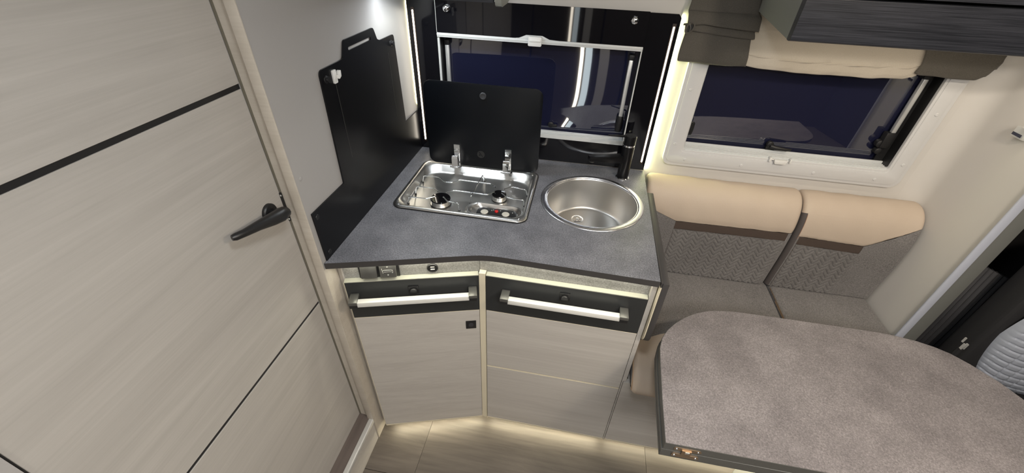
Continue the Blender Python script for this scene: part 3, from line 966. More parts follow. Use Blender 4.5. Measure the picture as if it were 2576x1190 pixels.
# lid
lid = MB().prism(rrect(-0.553, -0.130, 0.9495, 1.2635, 0.028, 8), 1.3815, 1.3865, XZ).build('glass_lid', M['glass_lid'], hb, bevel=0.0012, seg=2, smooth=40)
RX90 = Matrix.Rotation(R_(90), 4, 'X')
MB().lathe([(0.0115, 0), (0.0120, 0.004), (0.0105, 0.0065), (0.0085, 0.0065), (0.0080, 0.0045), (0.0, 0.0045)], (-0.3375, 1.3813, 1.2255), 28, RX90).build('lid_buffer', simple('graphite_rubber', (0.05, 0.052, 0.058), 0.4), lid)
mm = MB().lathe([(0.0145, 0), (0.0145, 0.0004), (0.0, 0.0004)], (-0.349, 1.3813, 1.0035), 28, RX90)
lg = mm.build('lid_emblem', simple('dark_grey_emblem', (0.018, 0.018, 0.018), 0.4), lid)
mm = MB()
mm.add([(-0.357, 1.3806, 1.012), (-0.3545, 1.3806, 1.0135), (-0.341, 1.3806, 0.996), (-0.3435, 1.3806, 0.9945)], [(0, 1, 2, 3)])
mm.add([(-0.3575, 1.3806, 0.999), (-0.3535, 1.3806, 1.005), (-0.349, 1.3806, 0.9975)], [(0, 1, 2)])
mm.build('emblem_mark', M['glass_lid'], lg)
for x in (-0.441, -0.2445):
    hi = MB()
    hi.box(x - 0.0115, x + 0.0115, 1.3775, 1.3815, 0.952, 1.036)
    hi.box(x - 0.0115, x + 0.0115, 1.3755, 1.3775, 1.0335, 1.036)
    hi.box(x + 0.0105, x + 0.0120, 1.3745, 1.3815, 0.952, 1.036)
    h = hi.build('lid_hinge', M['chrome'], lid, bevel=0.0007, seg=1)
    kb = MB()
    kb.prism(rounded([(1.3520, 0.9470), (1.3520, 0.9900), (1.3570, 0.9985), (1.3775, 1.0005), (1.3775, 0.9470)], [0.002, 0.003, 0.004, 0, 0]), x - 0.0150, x + 0.0085, YZ)
    kb.tube([(x - 0.022, 1.352, 0.9535), (x + 0.021, 1.352, 0.9535)], 0.0035, 12)
    kb.box(x + 0.012, x + 0.022, 1.340, 1.362, 0.9470, 0.9585)
    kb.build('hinge_knuckle', M['chrome'], h, bevel=0.0006, seg=1)
    MB().lathe([(0.0042, 0), (0.0035, 0.0022), (0.0, 0.0022)], (x, 1.3775, 1.0175), 16, RX90).build('hinge_screw', M['steel'], h)

# ---- round sink
sk = thing('sink', (0.079, 1.245, 0.94), 'round stainless steel sink set in the worktop', 'sink')
MB().lathe([(0.1765, 0.0), (0.1775, 0.0010), (0.1765, 0.0024), (0.1745, 0.0030), (0.1620, 0.0046), (0.1600, 0.0042), (0.1590, 0.0020), (0.1575, 0.0014), (0.1555, 0.0014), (0.1540, -0.001)], (0.079, 1.245, 0.9402), 96, cap=False).build('sink_rim', M['rim_steel'], sk, smooth=50)
pr = [(0.1540, -0.001), (0.1525, -0.006), (0.1440, -0.060), (0.1370, -0.102), (0.1355, -0.111), (0.1315, -0.1165), (0.1250, -0.1190), (0.02, -0.1215), (0.0, -0.1215)]
MB().lathe(pr, (0.079, 1.245, 0.9402), 96, cap=False).build('basin', M['steel_sink'], sk, smooth=50)
dn = MB().lathe([(0.0230, 0.0), (0.0225, 0.0020), (0.0190, 0.0025), (0.0175, -0.0005), (0.0, -0.0010)], (0.040, 1.302, 0.8195), 32).build('drain', M['chrome'], sk)
for k in range(6):
    a = math.pi * k / 3
    MB().lathe([(0.0022, 0), (0.0, 0.0003)], (0.040 + 0.010 * math.cos(a), 1.302 + 0.010 * math.sin(a), 0.8197), 8).build('drain_hole', M['rubber'], dn)
MB().lathe([(0.0045, 0), (0.0042, 0.004), (0.0, 0.0055)], (0.040, 1.302, 0.819), 16).build('drain_screw', M['chrome'], dn)

# ---- mixer tap
tp = thing('tap', (0.189, 1.445, 0.94), 'matt black single-lever mixer tap behind the round sink', 'tap')
MB().lathe([(0.0255, 0.0), (0.0255, 0.003), (0.0235, 0.005), (0.0220, 0.005)], (0.189, 1.445, 0.94), 36).build('tap_ring', M['chrome'], tp)
MB().lathe([(0.0215, 0.004), (0.0215, 0.130), (0.0205, 0.131)], (0.189, 1.445, 0.94), 36).build('tap_body', M['black_satin'], tp)
MB().lathe([(0.0208, 0.130), (0.0208, 0.137), (0.0200, 0.137)], (0.189, 1.445, 0.94), 36).build('tap_ring', M['chrome'], tp)
MB().lathe([(0.0215, 0.137), (0.0220, 0.165), (0.0205, 0.170), (0.0, 0.171)], (0.189, 1.445, 0.94), 36).build('lever_head', M['black_satin'], tp)
a = Vector((0.189, 1.445, 0))
b2 = Vector((0.052, 1.400, 0))
u = (b2 - a).normalized()
v = Vector((-u.y, u.x, 0))


def obox(mb, a, b_, hw0, hw1, z0a, z1a, z0b, z1b):
    vs = []
    for p, hw, z0, z1 in ((a, hw0, z0a, z1a), (b_, hw1, z0b, z1b)):
        for s_, zz in ((-1, z0), (1, z0), (1, z1), (-1, z1)):
            q = p + v * (hw * s_)
            vs.append((q.x, q.y, zz))
    mb.add(vs, [(0, 1, 2, 3), (7, 6, 5, 4), (0, 4, 5, 1), (1, 5, 6, 2), (2, 6, 7, 3), (3, 7, 4, 0)])


mm = MB()
obox(mm, a + u * 0.015, b2, 0.0150, 0.0135, 1.006, 1.034, 1.018, 1.034)
spout = mm.build('spout', M['black_satin'], tp, bevel=0.0015)
q = b2 - u * 0.013
MB().lathe([(0.0095, 0), (0.0095, 0.006), (0.0, 0.006)], (q.x, q.y, 1.0125), 20).build('aerator', M['cap_grey'], tp)
mm = MB()
obox(mm, a - u * 0.0, a + u * 0.085, 0.008, 0.0045, 1.103, 1.109, 1.112, 1.116)
mm.build('lever', M['black_satin'], tp, bevel=0.001)

# ---- glossy black backsplash with two led strips
bs = thing('backsplash', (-0.18, 1.52, 0.94), 'glossy black wall panel around the kitchen window with two upright light strips', 'backsplash')
mm = MB()
plate_holes(mm, rounded([(-0.6385, 0.9405), (0.273, 0.9435), (0.2745, 1.479), (0.265, 1.4895), (-0.6385, 1.4895)], [0, 0, 0.003, 0.003, 0]),
            [rrect(-0.5345, 0.1770, 1.0385, 1.485, 0.003, 3)], 1.5185, 1.5265, XZ)
mm.build('panel', M['black_gloss'], bs, smooth=20)
mm = MB()
mm.box(-0.60, 0.24, 1.5265, 1.5345, 0.96, 1.03)
mm.build('spacer', M['cab_black'], bs)
for x in (-0.6178, 0.2578):
    MB().box(x - 0.0058, x + 0.0058, 1.5165, 1.5185, 0.970, 1.462).build('strip_channel', simple('brown_black_channel', (0.03, 0.02, 0.015), 0.4), bs)
    MB().prism(rrect(x - 0.0024, x + 0.0024, 0.978, 1.454, 0.0022, 4), 1.5150, 1.5165, XZ).build('led_strip', M['led'], bs)

# ---- black board standing on the worktop along the partition
sb = thing('side_splash_board', (-0.638, 1.15, 0.94), 'black board along the left partition with a stepped top and hand slot', 'splashback')
outl = [(0.765, 0.9405), (1.517, 0.9405), (1.517, 1.100), (1.391, 1.100), (1.381, 1.401), (1.278, 1.403), (1.262, 1.409), (1.247, 1.444),
        (1.072, 1.444), (1.052, 1.403), (1.028, 1.402), (0.936, 1.402), (0.926, 1.097), (0.763, 1.097)]
outl = rounded(outl, [0, 0, 0.002, 0.004, 0.012, 0.012, 0.012, 0.014, 0.014, 0.012, 0.0, 0.016, 0.003, 0.0], 5)
mm = MB()
plate_holes(mm, outl, [rrect(1.088, 1.223, 1.4150, 1.4235, 0.0035, 4)], -0.6405, -0.6365, YZ)
mm.build('board', M['black_satin'], sb, smooth=30)
for y0, z0, y1, z1 in ((0.992, 1.352, 0.996, 1.145), (1.320, 1.356, 1.326, 1.145)):
    MB().box(-0.6366, -0.6361, min(y0, y1) - 0.0008 + 0.0025, min(y0, y1) + 0.0008 + 0.0025, z1, z0).build('score_line', simple('score_grey', (0.045, 0.045, 0.04), 0.4), sb)
RYm = Matrix.Rotation(R_(90), 4, 'Y')
for y, z in ((0.957, 1.376), (1.353, 1.379)):
    MB().lathe([(0.0095, 0), (0.0088, 0.002), (0.0055, 0.003), (0.0050, 0.006), (0.0075, 0.007), (0.0070, 0.0105), (0.0, 0.011)], (-0.6365, y, z), 20, RYm).build('peg', M['black_plastic'], sb)
for y, z in ((0.779, 1.078), (0.786, 0.957)):
    MB().lathe([(0.0075, 0), (0.0070, 0.0008), (0.0040, 0.0008), (0.0, 0.0008)], (-0.6365, y, z), 18, RYm).build('screw_cap', M['black_plastic'], sb)
mm = MB()
mm.prism(rrect(0.984, 1.001, 1.357, 1.390, 0.003, 4), -0.6365, -0.632, YZ)
mm.prism(rounded([(0.999, 1.366), (1.010, 1.371), (1.012, 1.386), (1.006, 1.385), (1.003, 1.376), (0.999, 1.376)], 0.0015, 3), -0.634, -0.625, YZ)
tag(mm.build('white_hook', M['white_plastic'], None, bevel=0.001), 'small white plastic hook stuck on the top left corner of the black board', 'hook')

# ================================================================ OVERHEAD CUPBOARDS


def overhead(x0, x1, yf, zb, panels, label):
    t = thing('overhead_cupboard', ((x0 + x1) / 2, 1.49, zb), label, 'cabinet', 'overhead cupboards')
    yb = 1.488
    mm = MB()
    x0, x1 = (x0 + 0.018, x1) if x0 > 0 else (x0, x1 - 0.025)
    mm.box(x0, x1, yf + 0.022, yb, zb + 0.026, zb + 0.036)
    mm.box(x0, x1, yb - 0.01, yb, zb + 0.036, 1.985)
    mm.box(x0, x1, yf + 0.022, yb, 1.985, 1.998)
    mm.build('carcass', M['oh_side'], t)
    for x in panels:
        mm = MB()
        mm.prism(rounded([(yf + 0.020, zb + 0.001), (yb, zb + 0.024), (yb, 1.998), (yf + 0.020, 1.998)], [0.004, 0, 0, 0]), x - 0.0165, x, YZ)
        mm.build('end_panel', M['oh_side'], t)
    return t


oc = overhead(0.482, 1.246, 1.195, 1.490, (0.4985,), 'long dark striated overhead cupboard with a grey end panel above the bench window')
MB().prism(rounded([(1.197, 1.4895), (1.218, 1.4905), (1.216, 1.585), (1.192, 1.585)], [0.016, 0.003, 0.002, 0.002]), 0.481, 1.246, YZ).build('flap_door', M['oh_dark'], oc, smooth=40)
MB().prism([(1.192, 1.592), (1.216, 1.592), (1.21, 1.99), (1.185, 1.99)], 0.481, 1.246, YZ).build('flap_door', M['oh_dark'], oc)
ok = overhead(-0.638, -0.238, 1.215, 1.540, (-0.262,), 'overhead kitchen cupboard with a rounded grey end panel above the hob')
MB().prism(rounded([(1.196, 1.523), (1.29, 1.523), (1.485, 1.56), (1.485, 1.99), (1.19, 1.99)], [0.02, 0.01, 0, 0, 0]), -0.2575, -0.2405, YZ).build('end_panel', M['oh_side'], ok)
MB().box(-0.636, -0.262, 1.196, 1.214, 1.533, 1.99).build('flap_door', M['oh_dark'], ok, bevel=0.002)
sl = thing('spotlight', (-0.51, 1.36, 1.53), 'small round spotlight set under the overhead kitchen cupboard', 'lamp')
MB().lathe([(0.028, 0), (0.030, -0.004), (0.026, -0.008), (0.020, -0.008)], (-0.51, 1.36, 1.558), 28).build('spot_ring', M['chrome'], sl)
MB().lathe([(0.020, 0), (0.0, 0.0005)], (-0.51, 1.36, 1.551), 28).build('spot_lens', M['lampglass'], sl)

# ================================================================ CURTAINS (blind pelmet folded up over window 2)


def cloth(name, xs, prof, mat, label, edge=None, wob=0.0012, seed=1, thick=0.0016):
    """prof(x) -> list of (y, z) from the top down; swept along x"""
    rnd = random.Random(seed)
    ph = [rnd.random() * 6 for _ in range(6)]
    nx = len(xs)
    rows_ = [prof(x) for x in xs]
    n = len(rows_[0])
    vs = []
    for i, x in enumerate(xs):
        for j, (y, z_) in enumerate(rows_[i]):
            dx = edge(x, j / (n - 1)) if edge else 0
            w = wob * (math.sin(x * 37 + j * 0.35 + ph[0]) + 0.6 * math.sin(x * 91 + j * 0.8 + ph[1]))
            vs.append((x + dx, y + w, z_ + 0.4 * w))
    fs = []
    for i in range(nx - 1):
        for j in range(n - 1):
            fs.append((i * n + j, (i + 1) * n + j, (i + 1) * n + j + 1, i * n + j + 1))
    mb = MB().add(vs, fs)
    o = mb.build(name, mat, None, smooth=70)
    sm = o.modifiers.new('thickness', 'SOLIDIFY')
    sm.thickness = thick
    sm.offset = 0
    return tag(o, label, 'curtain', 'curtains at the bench window')


def interp(pts, x):
    if x <= pts[0][0]:
        return pts[0][1]
    for (a0, b0), (a1, b1) in zip(pts[:-1], pts[1:]):
        if x <= a1:
            t = (x - a0) / (a1 - a0)
            t = t * t * (3 - 2 * t)
            return b0 + (b1 - b0) * t
    return pts[-1][1]


def dense(pts, n):
    out = []
    for i in range(len(pts) - 1):
        for k in range(n):
            t = k / n
            out.append(tuple(pts[i][q] * (1 - t) + pts[i + 1][q] * t for q in range(2)))
    out.append(pts[-1])
    return out


def prof_left(x):
    t = (x - 0.285) / 0.215
    sag = 0.006 * math.sin(t * 3.1)
    k = 0.010 * max(0, 0.25 - t) / 0.25
    z1, z2, z3 = 1.507 - 0.002 * t, 1.476 - 0.016 * t - k, 1.452 - 0.014 * t + k * 0.3
    zbt = 1.358 - 0.004 * math.sin(t * 2.6)
    return dense([(1.508, 1.545), (1.504, z1 + 0.012), (1.500, z1), (1.504, z1 - 0.004), (1.498, z1 - 0.012), (1.492, z2 + 0.010), (1.4885, z2 + 0.002), (1.491, z2 - 0.002), (1.502, z2 + 0.001),
                  (1.502, z2 - 0.004), (1.4965, z3 + 0.010), (1.4945, z3), (1.498, z3 - 0.003), (1.504, z3 + 0.001), (1.503, z3 - 0.006), (1.498, z3 - 0.030), (1.495, zbt + 0.030), (1.4965, zbt + 0.004), (1.500, zbt)], 3)


def edge_left(x, v_):
    t = (x - 0.285) / 0.215
    left = interp([(0, 0.004), (0.12, 0.000), (0.30, 0.005), (0.36, 0.003), (0.44, -0.003), (0.5, -0.004), (0.56, 0.001), (0.70, 0.004), (0.78, 0.008), (0.9, 0.002), (1, 0.006)], v_)
    right = interp([(0, -0.013), (0.25, 0.002), (0.42, 0.004), (0.5, -0.004), (0.62, 0.0), (0.72, -0.008), (1, 0.004)], v_)
    return left * (1 - t) + right * t


xs = [0.285 + 0.215 * k / 44 for k in range(45)]
cl_ = cloth('curtain', xs, prof_left, M['curtain_dark'], 'taupe curtain gathered in folds at the left end of the bench window', edge_left, 0.0008, 3)
# eyelet loop in the folds
lp = MB()
ptsl = [(0.300 + 0.011 * math.cos(t) + 0.004 * math.sin(t), 1.4875 - 0.002 * math.sin(2 * t), 1.458 + 0.015 * math.sin(t)) for t in [2 * math.pi * k / 18 for k in range(19)]]
lp.tube(ptsl, 0.0028, 8)
lp.build('fabric_loop', M['curtain_dark'], cl_, smooth=70)
MB().prism([(0.300 + 0.010 * math.cos(t), 1.458 + 0.013 * math.sin(t)) for t in [2 * math.pi * k / 14 for k in range(14)]], 1.490, 1.4905, XZ).build('loop_hole', M['rubber'], cl_)
MB().tube([(0.296, 1.4865, 1.470), (0.301, 1.4855, 1.460), (0.302, 1.4865, 1.447)], 0.0018, 8).build('drawstring_bead', M['cap_grey'], cl_)


def prof_mid(x):
    zb_ = interp([(0.49, 1.358), (0.56, 1.351), (0.66, 1.347), (0.80, 1.348), (0.88, 1.348), (0.92, 1.352), (0.965, 1.352), (0.99, 1.360), (1.01, 1.378)], x)
    return dense([(1.512, 1.535), (1.5085, 1.47), (1.507, 1.462), (1.5095, 1.457), (1.508, 1.44), (1.5055, zb_ + 0.036), (1.5035, zb_ + 0.034), (1.5050, zb_ + 0.031), (1.5030, zb_ + 0.012), (1.5055, zb_)], 4)


xs = [0.488 + (1.012 - 0.488) * k / 70 for k in range(71)]
cloth('curtain', xs, prof_mid, M['curtain_pale'], 'cream sheer curtain hanging in the middle of the bench window', None, 0.0009, 5)


def prof_right(x):
    zb_ = interp([(0.975, 1.378), (1.00, 1.369), (1.10, 1.366), (1.15, 1.367), (1.175, 1.378), (1.187, 1.40)], x)
    return dense([(1.506, 1.52), (1.502, 1.47), (1.4975, 1.455), (1.5005, 1.448), (1.499, 1.43), (1.497, zb_ + 0.02), (1.498, zb_)], 5)


def edge_right(x, v_):
    t = (x - 0.985) / 0.205
    left = interp([(0, 0.018), (0.45, 0.0), (0.55, -0.004), (0.8, 0.004), (1, 0.0)], v_)
    return left * (1 - t) + 0.006 * (1 - v_) * t


xs = [0.985 + 0.205 * k / 40 for k in range(41)]
cloth('curtain', xs, prof_right, M['curtain_dark'], 'taupe curtain piece at the right end of the bench window under the cupboard', edge_right, 0.0010, 9)
mm = MB().tube([(0.284, 1.512, 1.548), (1.20, 1.512, 1.548)], 0.004, 8)
tag(mm.build('curtain_rail', M['seal'], None), 'thin curtain rail above the bench window carrying the gathered curtains', 'rail')

# ================================================================ BENCH


def cr(pts, n):
    """Catmull-Rom resample of a profile; returns points and cumulative fractions"""
    P_ = [Vector(p) for p in pts]
    out = []
    for i in range(len(P_) - 1):
        p0 = P_[max(i - 1, 0)]
        p1 = P_[i]
        p2 = P_[i + 1]
        p3 = P_[min(i + 2, len(P_) - 1)]
        for k in range(n):
            t = k / n
            out.append(0.5 * ((2 * p1) + (p2 - p0) * t + (2 * p0 - 5 * p1 + 4 * p2 - p3) * t * t + (3 * p1 - p0 - 3 * p2 + p3) * t ** 3))
    out.append(P_[-1])
    return out


class Cushion:
    """upholstery whose cross-section (a, b) is swept along x with rounded ends"""

    def __init__(s, x0, x1, prof, r, side):
        s.x0, s.x1, s.r = x0, x1, r
        s.p = cr(prof, 10)
        s.side = side                     # +1/-1: which side of the tangent is outwards
        s.cum = [0.0]
        for a_, b_ in zip(s.p[:-1], s.p[1:]):
            s.cum.append(s.cum[-1] + (b_ - a_).length)

    def at(s, u):
        d = u * s.cum[-1]
        for i in range(len(s.p) - 1):
            if d <= s.cum[i + 1] or i == len(s.p) - 2:
                t = (d - s.cum[i]) / max(1e-9, s.cum[i + 1] - s.cum[i])
                q = s.p[i].lerp(s.p[i + 1], t)
                a_ = s.p[max(i - 2, 0)]
                b_ = s.p[min(i + 3, len(s.p) - 1)]
                tg = (b_ - a_).normalized()
                return q, Vector((-tg.y, tg.x)) * s.side
        return s.p[-1], Vector((0, 1))

    def find(s, idx, val, lo_=0.0, hi_=1.0):
        """u where component idx first crosses val"""
        prev = s.at(lo_)[0][idx]
        n = 300
        for k in range(1, n + 1):
            u_ = lo_ + (hi_ - lo_) * k / n
            c = s.at(u_)[0][idx]
            if (prev - val) * (c - val) <= 0:
                return u_
            prev = c
        return hi_

    def pos(s, x, u_, disp=0.0):
        q, nn = s.at(u_)
        d = min(x - s.x0, s.x1 - x)
        d = max(0.0, d)
        ins = 0.0
        if d < s.r:
            ins = s.r - math.sqrt(max(0.0, s.r ** 2 - (s.r - d) ** 2))
        q = q + nn * (disp - ins)
        return (x, q.x, q.y)

    def patch(s, name, mat, parent, xa, xb, ua, ub, nx, nu, disp=None, lift=0.0):
        xs_ = []
        for k in range(nx + 1):
            xs_.append(xa + (xb - xa) * k / nx)
        # extra columns in the rounded ends
        ext = [s.x0 + s.r * (1 - math.cos(R_(q))) for q in (8, 18, 30, 45, 60, 75)] + [s.x1 - s.r * (1 - math.cos(R_(q))) for q in (8, 18, 30, 45, 60, 75)]
        xs_ = sorted(set([round(v_, 6) for v_ in xs_ + [e for e in ext if xa < e < xb]]))
        vs = []
        for x in xs_:
            a_ = ua(x)
            b_ = ub(x)
            for j in range(nu + 1):
                u_ = a_ + (b_ - a_) * j / nu
                vs.append(s.pos(x, u_, lift + (disp(x, u_, j / nu) if disp else 0)))
        n = nu + 1
        fs = []
        for i in range(len(xs_) - 1):
            for j in range(nu):
                fs.append((i * n + j, (i + 1) * n + j, (i + 1) * n + j + 1, i * n + j + 1))
        return MB().add(vs, fs).build(name, mat, parent, smooth=80)

    def cap(s, name, mat, parent, x):
        pts = [s.pos(x, k / 60) for k in range(61)]
        return MB().add(pts, [tuple(range(61))]).build(name, mat, parent)


def back_cushion(x0, x1, bx0, bx1, zb, label, flat_left):
    t = thing('back_cushion', ((x0 + x1) / 2, 1.47, 0.53), label, 'cushion', 'back cushions of the bench')
    C_ = Cushion(x0, x1, [(1.412, 0.537), (1.407, 0.60), (1.399, 0.70), (1.397, 0.80), (1.402, 0.86), (1.418, 0.905), (1.445, 0.934), (1.480, 0.946), (1.512, 0.940), (1.528, 0.915), (1.530, 0.80)], 0.018, 1)
    lx0 = x0 if flat_left else x0 + 0.014
    uz = lambda z_: C_.find(1, z_, 0, 0.60)
    tab = {}

    def ub(x):
        key = round(x, 5)
        if key not in tab:
            tab[key] = uz(zb(x))
        return tab[key]

    hb_ = 0.034
    tab2 = {}

    def ub2(x):
        key = round(x, 5)
        if key not in tab2:
            tab2[key] = uz(zb(x) - hb_)
        return tab2[key]

    zero = lambda x: 0.0
    one = lambda x: 1.0
    wr_ = lambda x, u_, q_: 0.0012 * math.sin(x * 60 + 9 * u_) * math.sin(u_ * 14 + x * 7) + 0.0015 * max(0, 1 - abs(q_) * 8) * 0 - 0.0025 * math.exp(-(q_ / 0.03) ** 2)
    if flat_left:
        C_.patch('leather_headroll', M['leather'], t, x0, x1, ub, one, 60, 44, wr_)
    else:
        u9 = uz(0.895)
        mid_ = lambda x: u9
        C_.patch('leather_headroll', M['leather'], t, lx0, x1, ub, mid_, 60, 16, wr_)
        C_.patch('leather_headroll', M['leather'], t, x0, x1, mid_, one, 60, 30, lambda x, u_, q_: wr_(x, u_, 0.5))
        C_.patch('side_gusset', M['gusset'], t, x0, lx0, zero, mid_, 4, 50)
        MB().tube([Vector(C_.pos(lx0, C_.find(1, 0.79 + 0.005 * k, 0, 0.6), 0.0006)) for k in range(21)], 0.0009, 5).build('seam', M['stitch'], t)
    C_.patch('leather_band', M['strap'], t, bx0, bx1, ub2, ub, 40, 6, lambda x, u_, q_: 0.0008 * math.sin(x * 50))

    def quilt(x, u_, q_):
        q, _ = C_.at(u_)
        zz = q.y
        # rows of zig-zag stitching
        lam, amp, pit = 0.040, 0.013, 0.021
        ph = (x / lam) % 1.0
        tri = (4 * abs(ph - 0.5) - 1) * amp
        f = ((zz + tri) / pit) % 1.0
        dd = min(f, 1 - f) * pit
        groove = -0.0040 * math.exp(-(dd / 0.0024) ** 2)
        e_ = min(x - bx0, bx1 - x, (1 - q_) * 0.23)
        return groove * min(1, max(0, e_ / 0.008)) + 0.0012

    C_.patch('quilted_panel', M['quilt'], t, bx0, bx1, zero, ub2, int((bx1 - bx0) / 0.0022), 110, quilt)
    if bx0 - x0 > 0.03:
        C_.patch('plain_fabric_panel', M['fabric'], t, x0, bx0, zero, ub, 16, 16)
    else:
        C_.patch('plain_fabric_panel', M['fabric'], t, lx0, bx0, zero, ub, 6, 16)
    C_.patch('plain_fabric_panel', M['fabric'], t, bx1, x1, zero, ub, 12, 16)
    C_.cap('side_panel', M['fabric'], t, x0)
    C_.cap('side_panel', M['fabric'], t, x1)
    # stitched seam between leather and cloth
    MB().tube([Vector(C_.pos(bx0 + 0.002, C_.find(1, z_, 0, 0.6), 0.0006)) for z_ in [0.54 + 0.01 * k for k in range(23)]], 0.0008, 5).build('seam', M['strap'], t)
    return t


zb1 = lambda x: (0.852 + (0.803 - 0.852) * (x - 0.30) / 0.118) if x < 0.418 else (0.803 + 0.006 * (x - 0.418) / 0.41)
zb2 = lambda x: (0.801 - 0.009 * (x - 0.86) / 0.23) if x < 1.09 else (0.792 + 0.086 * (x - 1.09) / 0.135)
back_cushion(0.290, 0.843, 0.418, 0.824, zb1, 'long grey back cushion with beige headroll, left one next to the worktop', True)
back_cushion(0.847, 1.246, 0.866, 1.090, zb2, 'shorter grey back cushion with beige headroll, right one in the corner', False)


def seat_cushion(x0, x1, bolster, label):
    t = thing('seat_cushion', ((x0 + x1) / 2, 1.15, 0.45), label, 'cushion', 'seat cushions of the bench')
    C_ = Cushion(x0, x1, [(1.505, 0.455), (1.508, 0.49), (1.500, 0.520), (1.470, 0.530), (1.25, 0.534), (1.05, 0.533), (0.93, 0.528), (0.882, 0.514), (0.853, 0.488), (0.843, 0.468), (0.848, 0.452), (0.87, 0.4515)], 0.022, -1)
    zero = lambda x: 0.0
    one = lambda x: 1.0
    f = C_.find(0, 0.95, 0.2, 0.95)
    tab = {}

    def us(x):
        key = round(x, 5)
        if key not in tab:
            tab[key] = C_.find(0, bolster(x), 0.2, 0.95)
        return tab[key]

    C_.patch('fabric_top', M['fabric'], t, x0, x1, zero, us, 40, 50, lambda x, u_, q_: 0.0012 * math.sin(x * 23 + 4 * u_) * math.sin(u_ * 9))
    C_.patch('leather_bolster', M['leather'], t, x0, x1, us, one, 40, 40, lambda x, u_, q_: 0.0015 * math.sin(x * 31 + 14 * u_) * math.sin(q_ * 3.1))
    C_.cap('side_panel', M['fabric'], t, x0)
    C_.cap('side_panel', M['fabric'], t, x1)
    e = MB()
    for x in (x0 + 0.002,):
        e.tube([Vector(C_.pos(x, 0.30 + 0.66 * k / 60, 0.0016)) for k in range(61)], 0.0016, 6)
    e.build('piping', simple('tan_piping', (0.42, 0.28, 0.17), 0.6), t, smooth=70)
    return t


s1 = seat_cushion(0.288, 0.864, lambda x: min(1.10, 1.0 + 0.54 * (x - 0.285)), 'long grey seat cushion with beige front, left half of the bench')
s2 = seat_cushion(0.868, 1.246, lambda x: 1.10, 'shorter grey seat cushion, right half of the bench by the corner')
MB().tube([(0.447, 1.405 - 0.01 * k, 0.5325) for k in range(46)], 0.0009, 5).build('seam', M['strap'], s1)
MB().tube([(0.8695, 1.405 - 0.01 * k, 0.529) for k in range(44)], 0.0016, 6).build('piping', simple('brown_piping', (0.16, 0.11, 0.07), 0.6), s2)
bb = thing('bench_base', (0.76, 1.2, 0), 'pale wooden bench box under the grey seat cushions', 'bench')
mm = MB()
mm.box(0.285, 1.245, 0.905, 1.525, 0.436, 0.4505)
mm.box(0.280, 0.296, 0.905, 1.525, 0.055, 0.436)
mm.build('bench_box', M['unit_wood'], bb)
MB().box(0.268, 1.245, 0.887, 0.905, 0.0605, 0.4505).build('front_panel', M['unit_wood'], bb, bevel=0.0006, seg=1)
MB().box(0.268, 1.245, 0.8865, 0.905, 0.0520, 0.0600).build('edge_strip', M['edge_cream'], bb)
MB().box(0.285, 1.245, 0.985, 1.0, 0.0, 0.436).build('plinth', M['unit_wood'], bb)

# ================================================================ TABLE
tb = thing('table', (0.86, 0.80, 0), 'grey stone-effect folding dinette table with rounded back corners', 'table')
out = [(0.306, 0.549), (0.3105, 0.663), (0.3175, 0.780), (0.322, 0.835), (0.333, 0.875), (0.352, 0.908), (0.378, 0.940), (0.410, 0.970), (0.445, 0.995), (0.489, 1.016), (0.53, 1.026), (0.575, 1.0315), (0.712, 1.0335), (0.915, 1.034), (0.99, 1.0335), (1.046, 1.030), (1.104, 1.020), (1.145, 1.006), (1.178, 0.988), (1.211, 0.957), (1.251, 0.907), (1.276, 0.858), (1.292, 0.80), (1.300, 0.72), (1.300, 0.549)]


def scale_out(o_, d):
    n = len(o_)
    res = []
    for i in range(n):
        a_ = Vector(o_[i - 1])
        b_ = Vector(o_[(i + 1) % n])
        t_ = (b_ - a_).normalized()
        nn = Vector((-t_.y, t_.x))
        p_ = Vector(o_[i])
        if i == 0 or i == n - 1:
            res.append((p_.x - d if i == 0 else p_.x + d, p_.y))
        else:
            res.append((p_.x + nn.x * d, p_.y + nn.y * d))
    return res


up_ = MB().prism(out, 0.6935, 0.72, XY).build('upper_leaf', M['stone_table'], tb, smooth=40)
so_ = scale_out(out, 0.0012)
mm = MB()
mm.prism([(x, y - (0.0012 if i in (0, len(out) - 1) else 0)) for i, (x, y) in enumerate(so_)], 0.6930, 0.7190, XY)
mm.build('edge_band', M['table_edge'], up_, smooth=40)
lo_o = scale_out(out, 0.004)
lw = MB().prism([(x, y - (0.002 if i in (0, len(out) - 1) else 0)) for i, (x, y) in enumerate(lo_o)], 0.6610, 0.6915, XY).build('lower_leaf', M['table_edge'], tb, bevel=0.001, seg=1, smooth=40)
mm = MB()
gp = scale_out(out, 0.0046)
mm.prism([(x, y) for x, y in gp], 0.6745, 0.6760, XY)
mm.build('edge_groove', M['dark_edge'], lw, smooth=40)
# leaf hinge let into the front edges
mm = MB()
mm.prism(rrect(0.328, 0.392, 0.6985, 0.7100, 0.005, 4), 0.5466, 0.5480, XZ)
mm.prism(rrect(0.328, 0.392, 0.6720, 0.6850, 0.005, 4), 0.5445, 0.5466, XZ)
mm.box(0.348, 0.370, 0.5440, 0.5475, 0.680, 0.703)
hg = mm.build('hinge', M['brass'], tb)
mm = MB()
for x, z_ in ((0.335, 0.7045), (0.385, 0.7045), (0.335, 0.6785), (0.385, 0.6785)):
    mm.lathe([(0.0032, 0), (0.0028, 0.0012), (0, 0.0012)], (x, 0.5466 if z_ > 0.69 else 0.5445, z_), 12, Matrix.Rotation(R_(90), 4, 'X'))
mm.box(0.356, 0.366, 0.5432, 0.5445, 0.692, 0.700)
mm.build('hinge_screw', M['chrome'], hg)
MB().lathe([(0.035, 0.02), (0.035, 0.651), (0.06, 0.653), (0.06, 0.660), (0.0, 0.660)], (0.88, 0.80, 0), 28).build('pedestal', M['alu'], tb)
